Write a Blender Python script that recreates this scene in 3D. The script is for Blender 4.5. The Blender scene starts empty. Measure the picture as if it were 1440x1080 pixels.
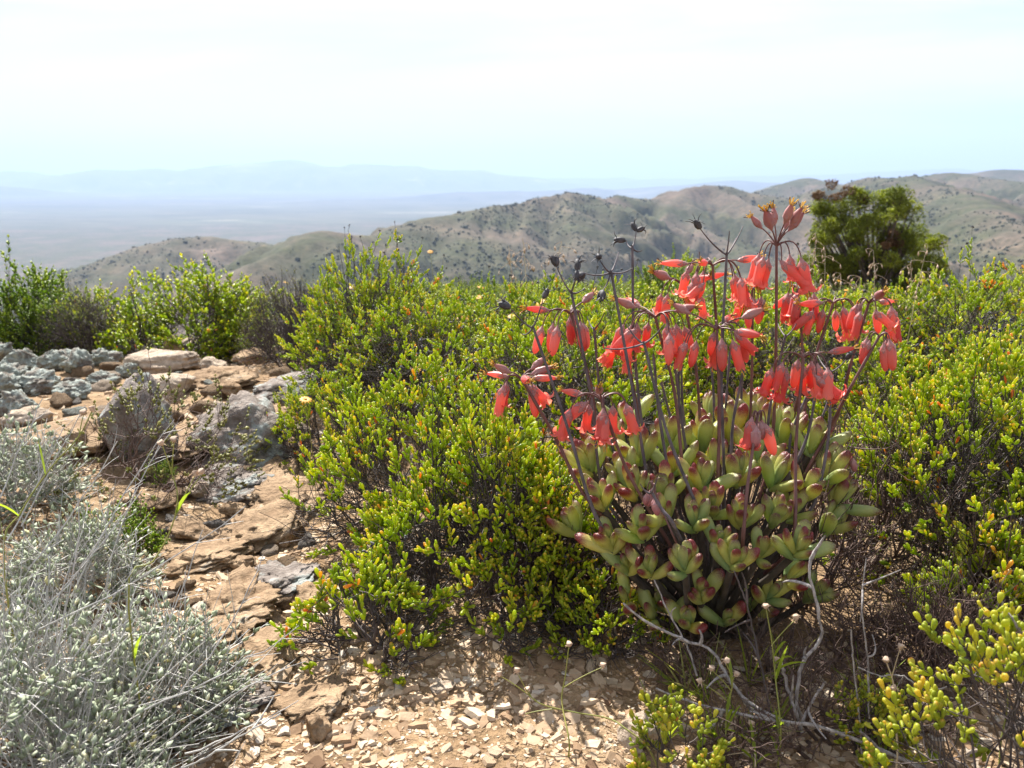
import bpy, bmesh, math, random
import numpy as np
from mathutils import Vector, Matrix

# ------------------------------------------------------------------ camera, sky, sun, exposure
S = bpy.context.scene
COL = S.collection
PITCH = math.radians(13.6)
CAMZ = 0.80
FPX = 1200.0                                  # focal length in pixels of the 1440 px wide photograph
cam_data = bpy.data.cameras.new('camera')
cam_data.sensor_width = 36.0
cam_data.lens = 30.0
cam_data.clip_start = 0.05
cam_data.clip_end = 200000.0
cam_data.dof.use_dof = True
cam_data.dof.focus_distance = 1.45
cam_data.dof.aperture_fstop = 8.0
cam = bpy.data.objects.new('camera', cam_data)
COL.objects.link(cam)
cam.location = (0, 0, CAMZ)
cam.rotation_euler = (math.pi / 2 - PITCH, 0, 0)
S.camera = cam

SUN_AZ = math.radians(-22)                    # from +Y towards +X, so the sun stands ahead and to the left
SUN_EL = math.radians(47)
world = bpy.data.worlds.new('World')
S.world = world
world.use_nodes = True
wn = world.node_tree.nodes
wl = world.node_tree.links
wn.clear()
w_out = wn.new('ShaderNodeOutputWorld')
w_bg = wn.new('ShaderNodeBackground')
w_sky = wn.new('ShaderNodeTexSky')
w_sky.sky_type = 'NISHITA'
w_sky.sun_disc = False
w_sky.sun_elevation = SUN_EL
w_sky.sun_rotation = SUN_AZ
w_sky.altitude = 900
w_sky.air_density = 1.0
w_sky.dust_density = 1.2
w_sky.ozone_density = 1.0
w_bg.inputs['Strength'].default_value = 0.050
w_tc = wn.new('ShaderNodeTexCoord')           # thin high cloud: streaks on a plane overhead
w_sep = wn.new('ShaderNodeSeparateXYZ')
wl.new(w_tc.outputs['Generated'], w_sep.inputs[0])
w_zz = wn.new('ShaderNodeMath'); w_zz.operation = 'ADD'; w_zz.inputs[1].default_value = 0.10
wl.new(w_sep.outputs['Z'], w_zz.inputs[0])
w_zm = wn.new('ShaderNodeMath'); w_zm.operation = 'MAXIMUM'; w_zm.inputs[1].default_value = 0.03
wl.new(w_zz.outputs[0], w_zm.inputs[0])
w_dx = wn.new('ShaderNodeMath'); w_dx.operation = 'DIVIDE'
w_dy = wn.new('ShaderNodeMath'); w_dy.operation = 'DIVIDE'
wl.new(w_sep.outputs['X'], w_dx.inputs[0]); wl.new(w_zm.outputs[0], w_dx.inputs[1])
wl.new(w_sep.outputs['Y'], w_dy.inputs[0]); wl.new(w_zm.outputs[0], w_dy.inputs[1])
w_cmb = wn.new('ShaderNodeCombineXYZ')
wl.new(w_dx.outputs[0], w_cmb.inputs[0]); wl.new(w_dy.outputs[0], w_cmb.inputs[1])
w_map = wn.new('ShaderNodeMapping')
w_map.inputs['Rotation'].default_value = (0, 0, math.radians(14))
w_map.inputs['Scale'].default_value = (0.20, 0.34, 1)
w_map.inputs['Location'].default_value = (1.15, 0.45, 0)
wl.new(w_cmb.outputs[0], w_map.inputs[0])
w_noi = wn.new('ShaderNodeTexNoise')
w_noi.inputs['Scale'].default_value = 1.5
w_noi.inputs['Detail'].default_value = 7
w_noi.inputs['Roughness'].default_value = 0.56
w_noi.inputs['Distortion'].default_value = 0.6
wl.new(w_map.outputs[0], w_noi.inputs['Vector'])
w_rmp = wn.new('ShaderNodeValToRGB')
w_rmp.color_ramp.elements[0].position = 0.33
w_rmp.color_ramp.elements[0].color = (0.10, 0.10, 0.10, 1)
w_rmp.color_ramp.elements[1].position = 0.60
w_rmp.color_ramp.elements[1].color = (0.92, 0.92, 0.92, 1)
wl.new(w_noi.outputs['Fac'], w_rmp.inputs[0])
w_mix = wn.new('ShaderNodeMix'); w_mix.data_type = 'RGBA'
w_mix.inputs['B'].default_value = (8.4, 8.3, 8.2, 1)
wl.new(w_rmp.outputs['Color'], w_mix.inputs['Factor'])
wl.new(w_sky.outputs[0], w_mix.inputs['A'])
wl.new(w_mix.outputs['Result'], w_bg.inputs['Color'])
wl.new(w_bg.outputs[0], w_out.inputs['Surface'])

sun_data = bpy.data.lights.new('sun', 'SUN')
sun_data.energy = 5.0
sun_data.angle = math.radians(0.53)
sun_data.color = (1.0, 0.955, 0.88)
sun = bpy.data.objects.new('sun', sun_data)
COL.objects.link(sun)
SUNV = Vector((math.sin(SUN_AZ) * math.cos(SUN_EL), math.cos(SUN_AZ) * math.cos(SUN_EL), math.sin(SUN_EL)))
sun.rotation_euler = (-SUNV).to_track_quat('-Z', 'Y').to_euler()
sun.location = (0, 0, 20)

S.view_settings.view_transform = 'Standard'
S.view_settings.look = 'None'
S.view_settings.gamma = 1.0
S.view_settings.use_curve_mapping = False
S.view_settings.exposure = 1.55
S.render.engine = 'CYCLES'
S.cycles.use_denoising = True
S.cycles.max_bounces = 6
S.cycles.diffuse_bounces = 3
S.cycles.transmission_bounces = 4
S.cycles.volume_bounces = 0
S.cycles.sample_clamp_indirect = 6.0

# ------------------------------------------------------------------ helpers
FWD = np.array([0, math.cos(PITCH), -math.sin(PITCH)])
UPV = np.array([0, math.sin(PITCH), math.cos(PITCH)])
CAMP = np.array([0, 0, CAMZ])


def ray(px, py):
    return FWD + np.array([(px - 720) / FPX, 0, 0]) + UPV * ((540 - py) / FPX)


def at(px, py, Y):
    """world point on the sight line of a photograph pixel, Y metres ahead"""
    d = ray(px, py)
    return CAMP + d * (Y / d[1])


def unit(v):
    v = np.asarray(v, float)
    return v / np.maximum(np.linalg.norm(v, axis=-1, keepdims=True), 1e-9)


def hsh(ix, iy, iz, seed):
    with np.errstate(over='ignore'):
        h = (ix.astype(np.uint32) * np.uint32(374761393) + iy.astype(np.uint32) * np.uint32(668265263)
             + iz.astype(np.uint32) * np.uint32(2147483647) + np.uint32(seed * 1013904223 & 0xffffffff))
        h = (h ^ (h >> np.uint32(13))) * np.uint32(1274126177)
        h = (h ^ (h >> np.uint32(16))) * np.uint32(2246822519)
        h = h ^ (h >> np.uint32(15))
    return h.astype(np.float64) / 4294967295.0


def vnoise(p, seed=0):
    p = np.asarray(p, float)
    i = np.floor(p).astype(np.int64)
    f = p - i
    f = f * f * f * (f * (f * 6 - 15) + 10)
    r = 0
    for dx in (0, 1):
        wx = f[..., 0] if dx else 1 - f[..., 0]
        for dy in (0, 1):
            wy = f[..., 1] if dy else 1 - f[..., 1]
            for dz in (0, 1):
                wz = f[..., 2] if dz else 1 - f[..., 2]
                r = r + wx * wy * wz * hsh(i[..., 0] + dx, i[..., 1] + dy, i[..., 2] + dz, seed)
    return r * 2 - 1


def vnoise2(x, y, seed=0):
    i = np.floor(x).astype(np.int64); j = np.floor(y).astype(np.int64)
    f = x - i; g = y - j
    f = f * f * f * (f * (f * 6 - 15) + 10); g = g * g * g * (g * (g * 6 - 15) + 10)
    z = np.zeros(1, np.int64)
    a, b = hsh(i, j, z, seed), hsh(i + 1, j, z, seed)
    c, d = hsh(i, j + 1, z, seed), hsh(i + 1, j + 1, z, seed)
    return ((a + (b - a) * f) * (1 - g) + (c + (d - c) * f) * g) * 2 - 1


def fbm2(x, y, s, oct=4, seed=0, gain=0.5):
    r, a, t = 0, 1.0, 0
    for o in range(oct):
        q = s * 2.03 ** o
        r = r + a * vnoise2(x * q + 17.3 * o, y * q + 9.1 * o, seed + o)
        t += a
        a *= gain
    return r / t


def fbm(p, oct=4, seed=0, gain=0.5):
    p = np.asarray(p, float)
    r, a, t = 0, 1.0, 0
    for o in range(oct):
        r = r + a * vnoise(p * (2.03 ** o) + 17.3 * o, seed + o)
        t += a
        a *= gain
    return r / t


def xy3(x, y, s):
    return np.stack([x * s, y * s, np.zeros_like(x)], -1)


class Geo:
    def __init__(self):
        self.V, self.F, self.M, self.T, self.P, self.n = [], [], [], [], [], 0

    def add(self, V, F, mat=0, tint=0.5, tip=0.0):
        V = np.asarray(V, float).reshape(-1, 3)
        F = np.asarray(F, int)
        self.V.append(V)
        self.F.append(F + self.n)
        self.M.append(mat)
        self.T.append(np.broadcast_to(np.asarray(tint, float), (len(V),)))
        self.P.append(np.broadcast_to(np.asarray(tip, float), (len(V),)))
        self.n += len(V)
        return self

    def mesh(self, name, mats, smooth=True, origin=None):
        me = bpy.data.meshes.new(name)
        V = np.concatenate(self.V)
        if origin is not None:
            V = V - np.asarray(origin)
        me.vertices.add(len(V))
        me.vertices.foreach_set('co', V.astype(np.float32).ravel())
        li = np.concatenate([f.ravel() for f in self.F])
        tot = np.concatenate([np.full(len(f), f.shape[1]) for f in self.F])
        mi = np.concatenate([np.full(len(f), m) for f, m in zip(self.F, self.M)])
        st = np.concatenate([[0], np.cumsum(tot)[:-1]])
        me.loops.add(len(li))
        me.loops.foreach_set('vertex_index', li.astype(np.int32))
        me.polygons.add(len(tot))
        me.polygons.foreach_set('loop_start', st.astype(np.int32))
        me.polygons.foreach_set('material_index', mi.astype(np.int32))
        me.polygons.foreach_set('use_smooth', np.full(len(tot), bool(smooth)))
        for nm, arr in (('tint', self.T), ('tip', self.P)):
            a = me.attributes.new(nm, 'FLOAT', 'POINT')
            a.data.foreach_set('value', np.concatenate(arr).astype(np.float32))
        for m in (mats if isinstance(mats, (list, tuple)) else [mats]):
            me.materials.append(m)
        me.update(calc_edges=True)
        return me


def link(name, me, parent=None, loc=None):
    o = bpy.data.objects.new(name, me)
    COL.objects.link(o)
    if parent is not None:
        o.parent = parent
    if loc is not None:
        o.location = loc
    return o


def tag(o, label=None, cat=None, group=None, kind=None):
    if label: o['label'] = label
    if cat: o['category'] = cat
    if group: o['group'] = group
    if kind: o['kind'] = kind
    return o


def thing(name, loc, label, cat, group=None):
    return tag(link(name, None, None, tuple(loc)), label, cat, group)


def tubes(P, R, sides=4):
    """P (n,k,3) centre lines, R (n,k) radii"""
    P = np.asarray(P, float); R = np.asarray(R, float)
    n, k, _ = P.shape
    T = np.empty_like(P)
    T[:, 1:-1] = P[:, 2:] - P[:, :-2]
    T[:, 0] = P[:, 1] - P[:, 0]
    T[:, -1] = P[:, -1] - P[:, -2]
    T = unit(T)
    mean = unit(P[:, -1] - P[:, 0])
    ref = np.where(np.abs(mean[:, 2:3]) > 0.75, np.array([[1., 0.13, 0.]]), np.array([[0.11, 0.17, 1.]]))
    N = unit(np.cross(T, ref[:, None, :]))
    B = np.cross(T, N)
    a = np.arange(sides) * 2 * math.pi / sides
    V = (P[:, :, None, :] + R[:, :, None, None] * (N[:, :, None, :] * np.cos(a)[None, None, :, None]
                                                 + B[:, :, None, :] * np.sin(a)[None, None, :, None]))
    idx = np.arange(n * k * sides).reshape(n, k, sides)
    nx = np.roll(idx, -1, axis=2)
    F = np.stack([idx[:, :-1], nx[:, :-1], nx[:, 1:], idx[:, 1:]], -1).reshape(-1, 4)
    return V.reshape(-1, 3), F


def bez(a, c, b, k):
    t = np.linspace(0, 1, k)[None, :, None]
    a, c, b = [np.asarray(q, float)[:, None, :] for q in (a, c, b)]
    return a * (1 - t) ** 2 + 2 * c * t * (1 - t) + b * t * t


def spline(pts, k):
    """Catmull-Rom through points"""
    p = np.asarray(pts, float)
    p = np.vstack([2 * p[0] - p[1], p, 2 * p[-1] - p[-2]])
    out = []
    n = len(p) - 3
    for u in np.linspace(0, n - 1e-6, k):
        i = int(u); t = u - i
        a, b, c, d = p[i], p[i + 1], p[i + 2], p[i + 3]
        out.append(0.5 * (2 * b + (c - a) * t + (2 * a - 5 * b + 4 * c - d) * t * t + (3 * b - a - 3 * c + d) * t ** 3))
    return np.array(out)


def frames(D, rng, up=None):
    """rotation matrices whose z column is D"""
    D = unit(D)
    r = rng.normal(size=D.shape) if up is None else np.broadcast_to(np.asarray(up, float), D.shape) + rng.normal(size=D.shape) * 0.02
    X = unit(np.cross(r, D))
    Y = np.cross(D, X)
    return np.stack([X, Y, D], -1)


def place(tv, tf, M, P, sc):
    n, v = len(P), len(tv)
    sc = np.asarray(sc, float)
    if sc.ndim == 1:
        sc = sc[:, None]
    V = np.einsum('nij,nvj->nvi', M, tv[None] * sc[:, None, :]) + P[:, None, :]
    F = (tf[None] + (np.arange(n) * v)[:, None, None]).reshape(-1, tf.shape[1])
    return V.reshape(-1, 3), F


def lathe(prof, segs, five=0.0, tri=False):
    prof = np.asarray(prof, float)
    a = np.arange(segs) * 2 * math.pi / segs
    m = 1 + five * np.cos(5 * a)
    V = np.stack([prof[:, 1][:, None] * np.cos(a) * m, prof[:, 1][:, None] * np.sin(a) * m,
                  np.broadcast_to(prof[:, 0][:, None], (len(prof), segs))], -1).reshape(-1, 3)
    idx = np.arange(len(prof) * segs).reshape(len(prof), segs)
    nx = np.roll(idx, -1, 1)
    F = np.stack([idx[:-1], nx[:-1], nx[1:], idx[1:]], -1).reshape(-1, 4)
    return V, F


# ------------------------------------------------------------------ materials
def nmat(name):
    m = bpy.data.materials.new(name)
    m.use_nodes = True
    nt = m.node_tree
    nt.nodes.clear()
    out = nt.nodes.new('ShaderNodeOutputMaterial')
    b = nt.nodes.new('ShaderNodeBsdfPrincipled')
    nt.links.new(b.outputs[0], out.inputs['Surface'])
    return m, nt, b, out


def ramp(nt, src, stops):
    r = nt.nodes.new('ShaderNodeValToRGB')
    e = r.color_ramp.elements
    while len(e) < len(stops):
        e.new(0.5)
    for q, (p, c) in zip(e, stops):
        q.position = p
        q.color = tuple(c) + (1,) if len(c) == 3 else c
    nt.links.new(src, r.inputs[0])
    return r.outputs['Color']


def noise(nt, scale, detail=4, rough=0.55, coord='Object', stretch=None, dist=0.0):
    tc = nt.nodes.new('ShaderNodeTexCoord')
    n = nt.nodes.new('ShaderNodeTexNoise')
    n.inputs['Scale'].default_value = scale
    n.inputs['Detail'].default_value = detail
    n.inputs['Roughness'].default_value = rough
    n.inputs['Distortion'].default_value = dist
    src = tc.outputs[coord]
    if stretch:
        mp = nt.nodes.new('ShaderNodeMapping')
        mp.inputs['Scale'].default_value = stretch
        nt.links.new(src, mp.inputs[0])
        src = mp.outputs[0]
    nt.links.new(src, n.inputs['Vector'])
    return n.outputs['Fac']


def attr(nt, name):
    a = nt.nodes.new('ShaderNodeAttribute')
    a.attribute_name = name
    return a.outputs['Fac']


def mix(nt, f, a, b, mode='MIX'):
    m = nt.nodes.new('ShaderNodeMix')
    m.data_type = 'RGBA'
    m.blend_type = mode
    for k, v in (('Factor', f), ('A', a), ('B', b)):
        if isinstance(v, (int, float)):
            m.inputs[k].default_value = v
        elif isinstance(v, tuple):
            m.inputs[k].default_value = v + (1,) if len(v) == 3 else v
        else:
            nt.links.new(v, m.inputs[k])
    return m.outputs['Result']


def bump(nt, b, h, strength=0.4, dist=0.01):
    n = nt.nodes.new('ShaderNodeBump')
    n.inputs['Strength'].default_value = strength
    n.inputs['Distance'].default_value = dist
    nt.links.new(h, n.inputs['Height'])
    nt.links.new(n.outputs[0], b.inputs['Normal'])


def math2(nt, op, a, b):
    m = nt.nodes.new('ShaderNodeMath')
    m.operation = op
    for i, v in enumerate((a, b)):
        if isinstance(v, (int, float)):
            m.inputs[i].default_value = v
        else:
            nt.links.new(v, m.inputs[i])
    return m.outputs[0]


def translucent(nt, b, out, col, fac, tcol=None):
    t = nt.nodes.new('ShaderNodeBsdfTranslucent')
    ms = nt.nodes.new('ShaderNodeMixShader')
    ms.inputs[0].default_value = fac
    nt.links.new(tcol if tcol is not None else col, t.inputs['Color'])
    nt.links.new(b.outputs[0], ms.inputs[1])
    nt.links.new(t.outputs[0], ms.inputs[2])
    nt.links.new(ms.outputs[0], out.inputs['Surface'])


def leaf_material(name, stops, tipcol, tiplo, rough=0.42, trans=0.35, tgain=(1.5, 1.6, 0.9), spec=0.4):
    m, nt, b, out = nmat(name)
    base = ramp(nt, attr(nt, 'tint'), stops)
    tf = ramp(nt, attr(nt, 'tip'), [(tiplo, (0, 0, 0)), (min(1, tiplo + 0.3), (1, 1, 1))])
    col = mix(nt, tf, base, tipcol)
    col = mix(nt, 0.35, col, ramp(nt, noise(nt, 60, 2), [(0.3, (0.55, 0.6, 0.5)), (0.7, (1.15, 1.1, 1.0))]), 'MULTIPLY')
    nt.links.new(col, b.inputs['Base Color'])
    b.inputs['Roughness'].default_value = rough
    b.inputs['Specular IOR Level'].default_value = spec
    translucent(nt, b, out, col, trans, mix(nt, 1.0, col, tgain, 'MULTIPLY'))
    return m


def bark_material(name, a, c, rough=0.85, scale=40, bs=0.5):
    m, nt, b, out = nmat(name)
    n = noise(nt, scale, 5, 0.6, stretch=(1, 1, 0.35))
    nt.links.new(ramp(nt, n, [(0.32, a), (0.68, c)]), b.inputs['Base Color'])
    b.inputs['Roughness'].default_value = rough
    bump(nt, b, n, bs, 0.002)
    return m


M = {}
M['leaf_green'] = leaf_material('fleshy_green_leaf', [(0.0, (0.15, 0.22, 0.015)), (0.35, (0.31, 0.37, 0.024)),
                                                     (0.72, (0.48, 0.505, 0.036)), (0.94, (0.60, 0.53, 0.055)),
                                                     (0.965, (0.66, 0.34, 0.07)), (1.0, (0.64, 0.20, 0.07))],
                                (0.72, 0.44, 0.06), 0.66, 0.34, 0.58, (1.45, 1.6, 0.9), 0.6)
M['leaf_yellow'] = leaf_material('fleshy_yellow_leaf', [(0.0, (0.22, 0.28, 0.025)), (0.5, (0.40, 0.42, 0.04)),
                                                       (0.95, (0.58, 0.49, 0.06)), (1.0, (0.64, 0.24, 0.08))],
                                 (0.66, 0.30, 0.07), 0.74, 0.42, 0.45)
M['leaf_bush'] = leaf_material('broad_bush_leaf', [(0.0, (0.09, 0.15, 0.015)), (0.5, (0.22, 0.30, 0.03)),
                                                  (1.0, (0.40, 0.42, 0.055))], (0.44, 0.42, 0.07), 0.85, 0.45, 0.55)
M['leaf_olive'] = leaf_material('tree_leaf', [(0.0, (0.13, 0.165, 0.02)), (0.5, (0.27, 0.30, 0.04)),
                                             (1.0, (0.46, 0.47, 0.07))], (0.46, 0.44, 0.08), 0.9, 0.55, 0.58)
M['leaf_dead'] = leaf_material('dead_leaf', [(0.0, (0.10, 0.055, 0.025)), (1.0, (0.30, 0.17, 0.08))], (0.3, 0.2, 0.1), 0.9, 0.7, 0.3, (1.1, 1, 0.9))
M['leaf_silver'] = leaf_material('felted_silver_leaf', [(0.0, (0.33, 0.38, 0.28)), (0.6, (0.46, 0.51, 0.39)),
                                                       (0.9, (0.70, 0.71, 0.62)), (1.0, (0.60, 0.56, 0.32))],
                                 (0.66, 0.66, 0.58), 0.8, 0.7, 0.35, (1.0, 1.0, 0.8), 0.25)
M['leaf_dry'] = leaf_material('small_dry_leaf', [(0.0, (0.16, 0.15, 0.05)), (0.6, (0.27, 0.27, 0.09)),
                                                (1.0, (0.42, 0.36, 0.18))], (0.4, 0.32, 0.15), 0.8, 0.6, 0.35)
M['twig_dark'] = bark_material('dark_twig', (0.035, 0.026, 0.024), (0.105, 0.08, 0.075), 0.7)
M['twig_brown'] = bark_material('brown_twig', (0.06, 0.035, 0.028), (0.15, 0.095, 0.075), 0.8)
M['twig_silver'] = bark_material('silver_twig', (0.32, 0.31, 0.29), (0.60, 0.58, 0.55), 0.75)
M['twig_grey'] = bark_material('weathered_grey_twig', (0.12, 0.10, 0.095), (0.46, 0.42, 0.40), 0.85, 150, 1.0)
M['trunk'] = bark_material('tree_bark', (0.05, 0.04, 0.03), (0.14, 0.11, 0.09), 0.9, 9)
M['stem_succulent'] = bark_material('succulent_stem', (0.035, 0.028, 0.022), (0.11, 0.085, 0.065), 0.8)
M['stem_green'] = bark_material('green_stem', (0.17, 0.20, 0.03), (0.30, 0.27, 0.06), 0.55)
M['straw'] = bark_material('dry_straw', (0.45, 0.34, 0.20), (0.66, 0.55, 0.38), 0.7)
M['capsule'] = bark_material('dried_capsule', (0.016, 0.015, 0.017), (0.10, 0.095, 0.105), 0.7, 180)
M['stalk_dead'] = bark_material('dried_flower_stalk', (0.045, 0.037, 0.042), (0.15, 0.12, 0.13), 0.7, 90)


def cotyledon_leaf_material():
    m, nt, b, out = nmat('pale_succulent_leaf')
    oi = nt.nodes.new('ShaderNodeObjectInfo')
    tip = attr(nt, 'tip')
    wob = noise(nt, 55, 3)
    tf = math2(nt, 'ADD', tip, math2(nt, 'MULTIPLY', math2(nt, 'SUBTRACT', wob, 0.5), 0.34))
    tf = math2(nt, 'ADD', tf, math2(nt, 'MULTIPLY', math2(nt, 'SUBTRACT', oi.outputs['Random'], 0.5), 0.22))
    tf = ramp(nt, tf, [(0.75, (0, 0, 0)), (0.87, (0.6, 0.6, 0.6)), (0.95, (1, 1, 1))])
    base = ramp(nt, oi.outputs['Random'], [(0.0, (0.24, 0.38, 0.17)), (0.4, (0.39, 0.49, 0.16)), (1.0, (0.60, 0.59, 0.18))])
    base = mix(nt, ramp(nt, tip, [(0.3, (0, 0, 0)), (0.85, (0.45, 0.45, 0.45))]), base, (0.50, 0.42, 0.10))
    red = ramp(nt, oi.outputs['Random'], [(0.0, (0.10, 0.016, 0.022)), (1.0, (0.22, 0.024, 0.03))])
    col = mix(nt, tf, base, red)
    spots = ramp(nt, noise(nt, 210, 2, 0.5), [(0.70, (0, 0, 0)), (0.75, (0.7, 0.7, 0.7))])
    col = mix(nt, spots, col, (0.13, 0.05, 0.035))
    col = mix(nt, ramp(nt, noise(nt, 34, 5, 0.65), [(0.48, (0, 0, 0)), (0.72, (0.22, 0.22, 0.22))]), col, (0.50, 0.54, 0.44))
    nt.links.new(col, b.inputs['Base Color'])
    b.inputs['Roughness'].default_value = 0.30
    b.inputs['Specular IOR Level'].default_value = 0.6
    bump(nt, b, math2(nt, 'ADD', noise(nt, 130, 3), noise(nt, 28, 3)), 0.28, 0.004)
    translucent(nt, b, out, col, 0.38, mix(nt, 1.0, col, (1.6, 1.45, 0.65), 'MULTIPLY'))
    return m


def petal_material(name, lo, hi, bloom, trans):
    m, nt, b, out = nmat(name)
    oi = nt.nodes.new('ShaderNodeObjectInfo')
    c = ramp(nt, oi.outputs['Random'], [(0, lo), (1, hi)])
    bl = math2(nt, 'ADD', attr(nt, 'tip'), math2(nt, 'MULTIPLY', math2(nt, 'SUBTRACT', noise(nt, 140, 4), 0.5), 0.6))
    c = mix(nt, ramp(nt, bl, [(0.38, (0, 0, 0)), (0.95, (0.8, 0.8, 0.8))]), c, bloom)
    nt.links.new(c, b.inputs['Base Color'])
    b.inputs['Roughness'].default_value = 0.4
    b.inputs['Sheen Weight'].default_value = 0.12
    translucent(nt, b, out, c, trans, mix(nt, 1.0, c, (1.3, 1.15, 1.0), 'MULTIPLY'))
    return m


M['cot_leaf'] = cotyledon_leaf_material()
M['petal'] = petal_material('red_petal', (0.64, 0.09, 0.075), (0.88, 0.26, 0.20), (0.68, 0.34, 0.31), 0.56)
M['calyx'] = petal_material('dusky_calyx', (0.30, 0.10, 0.10), (0.38, 0.16, 0.15), (0.42, 0.28, 0.27), 0.15)
M['spent'] = petal_material('faded_petal', (0.27, 0.045, 0.045), (0.44, 0.15, 0.12), (0.42, 0.24, 0.22), 0.2)
M['budmat'] = petal_material('dusky_bud', (0.33, 0.08, 0.09), (0.42, 0.14, 0.14), (0.42, 0.24, 0.25), 0.2)
M['flower_stalk'] = bark_material('purple_flower_stalk', (0.085, 0.028, 0.028), (0.19, 0.085, 0.07), 0.55, 60, 0.2)


def plain(name, c, rough=0.6, trans=0.0):
    m, nt, b, out = nmat(name)
    col = ramp(nt, noise(nt, 90, 3), [(0.3, tuple(q * 0.78 for q in c)), (0.7, tuple(min(1, q * 1.15) for q in c))])
    nt.links.new(col, b.inputs['Base Color'])
    b.inputs['Roughness'].default_value = rough
    if trans:
        translucent(nt, b, out, col, trans)
    return m


M['stamen'] = plain('yellow_stamen', (0.72, 0.43, 0.06), 0.6, 0.3)
M['wither'] = plain('withered_sepal', (0.11, 0.055, 0.045), 0.8)
M['daisy_petal'] = plain('orange_yellow_ray_petal', (0.82, 0.40, 0.02), 0.55, 0.35)
M['daisy_core'] = plain('daisy_centre', (0.45, 0.20, 0.02), 0.8)
M['seed_head'] = plain('pale_seed_head', (0.60, 0.44, 0.32), 0.8, 0.2)


def ground_material():
    m, nt, b, out = nmat('shale_soil')
    n1 = noise(nt, 1.3, 6, 0.6)
    n2 = noise(nt, 16, 6, 0.62)
    n3 = noise(nt, 90, 4, 0.6)
    c = ramp(nt, n1, [(0.3, (0.20, 0.125, 0.07)), (0.52, (0.30, 0.205, 0.12)), (0.75, (0.37, 0.275, 0.18))])
    c = mix(nt, 0.75, c, ramp(nt, n2, [(0.3, (0.5, 0.46, 0.42)), (0.55, (1, 1, 1)), (0.72, (1.25, 1.22, 1.15))]), 'MULTIPLY')
    c = mix(nt, 0.6, c, ramp(nt, n3, [(0.3, (0.6, 0.58, 0.55)), (0.65, (1.15, 1.12, 1.1))]), 'MULTIPLY')
    nt.links.new(c, b.inputs['Base Color'])
    b.inputs['Roughness'].default_value = 0.95
    b.inputs['Specular IOR Level'].default_value = 0.15
    bump(nt, b, math2(nt, 'ADD', n2, math2(nt, 'MULTIPLY', n3, 0.35)), 0.9, 0.03)
    return m


def hill_material(name, s=1.0):
    m, nt, b, out = nmat(name)
    n1 = noise(nt, 0.0035 * s, 7, 0.6)
    n2 = noise(nt, 0.02 * s, 6, 0.65)
    n3 = noise(nt, 0.12 * s, 4, 0.65)
    c = ramp(nt, n1, [(0.36, (0.125, 0.092, 0.072)), (0.47, (0.092, 0.078, 0.054)), (0.56, (0.060, 0.064, 0.032)), (0.66, (0.125, 0.094, 0.075))])
    c = mix(nt, 0.8, c, ramp(nt, n2, [(0.34, (0.55, 0.6, 0.52)), (0.55, (1.0, 1.0, 1.0)), (0.68, (1.5, 1.38, 1.3))]), 'MULTIPLY')
    c = mix(nt, 0.7, c, ramp(nt, n3, [(0.38, (0.5, 0.55, 0.48)), (0.52, (1.0, 1.0, 1.0)), (0.66, (1.3, 1.25, 1.2))]), 'MULTIPLY')
    nt.links.new(c, b.inputs['Base Color'])
    b.inputs['Roughness'].default_value = 0.95
    b.inputs['Specular IOR Level'].default_value = 0.1
    bump(nt, b, math2(nt, 'ADD', n2, math2(nt, 'MULTIPLY', n3, 0.3)), 0.8, 3.5)
    return m


def far_material():
    m, nt, b, out = nmat('valley_and_mountain_ground')
    n1 = noise(nt, 0.00055, 7, 0.62, stretch=(1, 1.6, 1))
    n2 = noise(nt, 0.0032, 6, 0.66)
    c = ramp(nt, n1, [(0.36, (0.055, 0.06, 0.035)), (0.5, (0.10, 0.092, 0.062)), (0.60, (0.08, 0.085, 0.05)), (0.68, (0.24, 0.21, 0.165))])
    c = mix(nt, 0.7, c, ramp(nt, n2, [(0.36, (0.55, 0.58, 0.55)), (0.6, (1.1, 1.08, 1.05))]), 'MULTIPLY')
    nt.links.new(c, b.inputs['Base Color'])
    b.inputs['Roughness'].default_value = 0.95
    b.inputs['Specular IOR Level'].default_value = 0.1
    return m


def rock_material(name, a, c, lichen, amount):
    m, nt, b, out = nmat(name)
    n1 = noise(nt, 7, 6, 0.62)
    n2 = noise(nt, 42, 6, 0.65)
    col = ramp(nt, n1, [(0.3, a), (0.7, c)])
    col = mix(nt, 0.8, col, ramp(nt, n2, [(0.3, (0.5, 0.48, 0.46)), (0.6, (1.1, 1.1, 1.1)), (0.75, (1.3, 1.28, 1.25))]), 'MULTIPLY')
    if amount > 0:
        l = noise(nt, 9, 7, 0.7, dist=0.4)
        f = ramp(nt, l, [(0.62 - 0.3 * amount, (0, 0, 0)), (0.70 - 0.3 * amount, (1, 1, 1))])
        lc = ramp(nt, noise(nt, 70, 5, 0.7), [(0.35, tuple(q * 0.55 for q in lichen)), (0.65, lichen)])
        col = mix(nt, f, col, lc)
    rust = ramp(nt, noise(nt, 5, 5, 0.6, dist=0.8), [(0.62, (0, 0, 0)), (0.72, (0.5, 0.5, 0.5))])
    col = mix(nt, rust, col, (0.30, 0.15, 0.06))
    nt.links.new(col, b.inputs['Base Color'])
    b.inputs['Roughness'].default_value = 0.95
    b.inputs['Specular IOR Level'].default_value = 0.15
    bump(nt, b, math2(nt, 'ADD', n1, math2(nt, 'MULTIPLY', n2, 0.5)), 1.0, 0.03)
    return m


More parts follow.
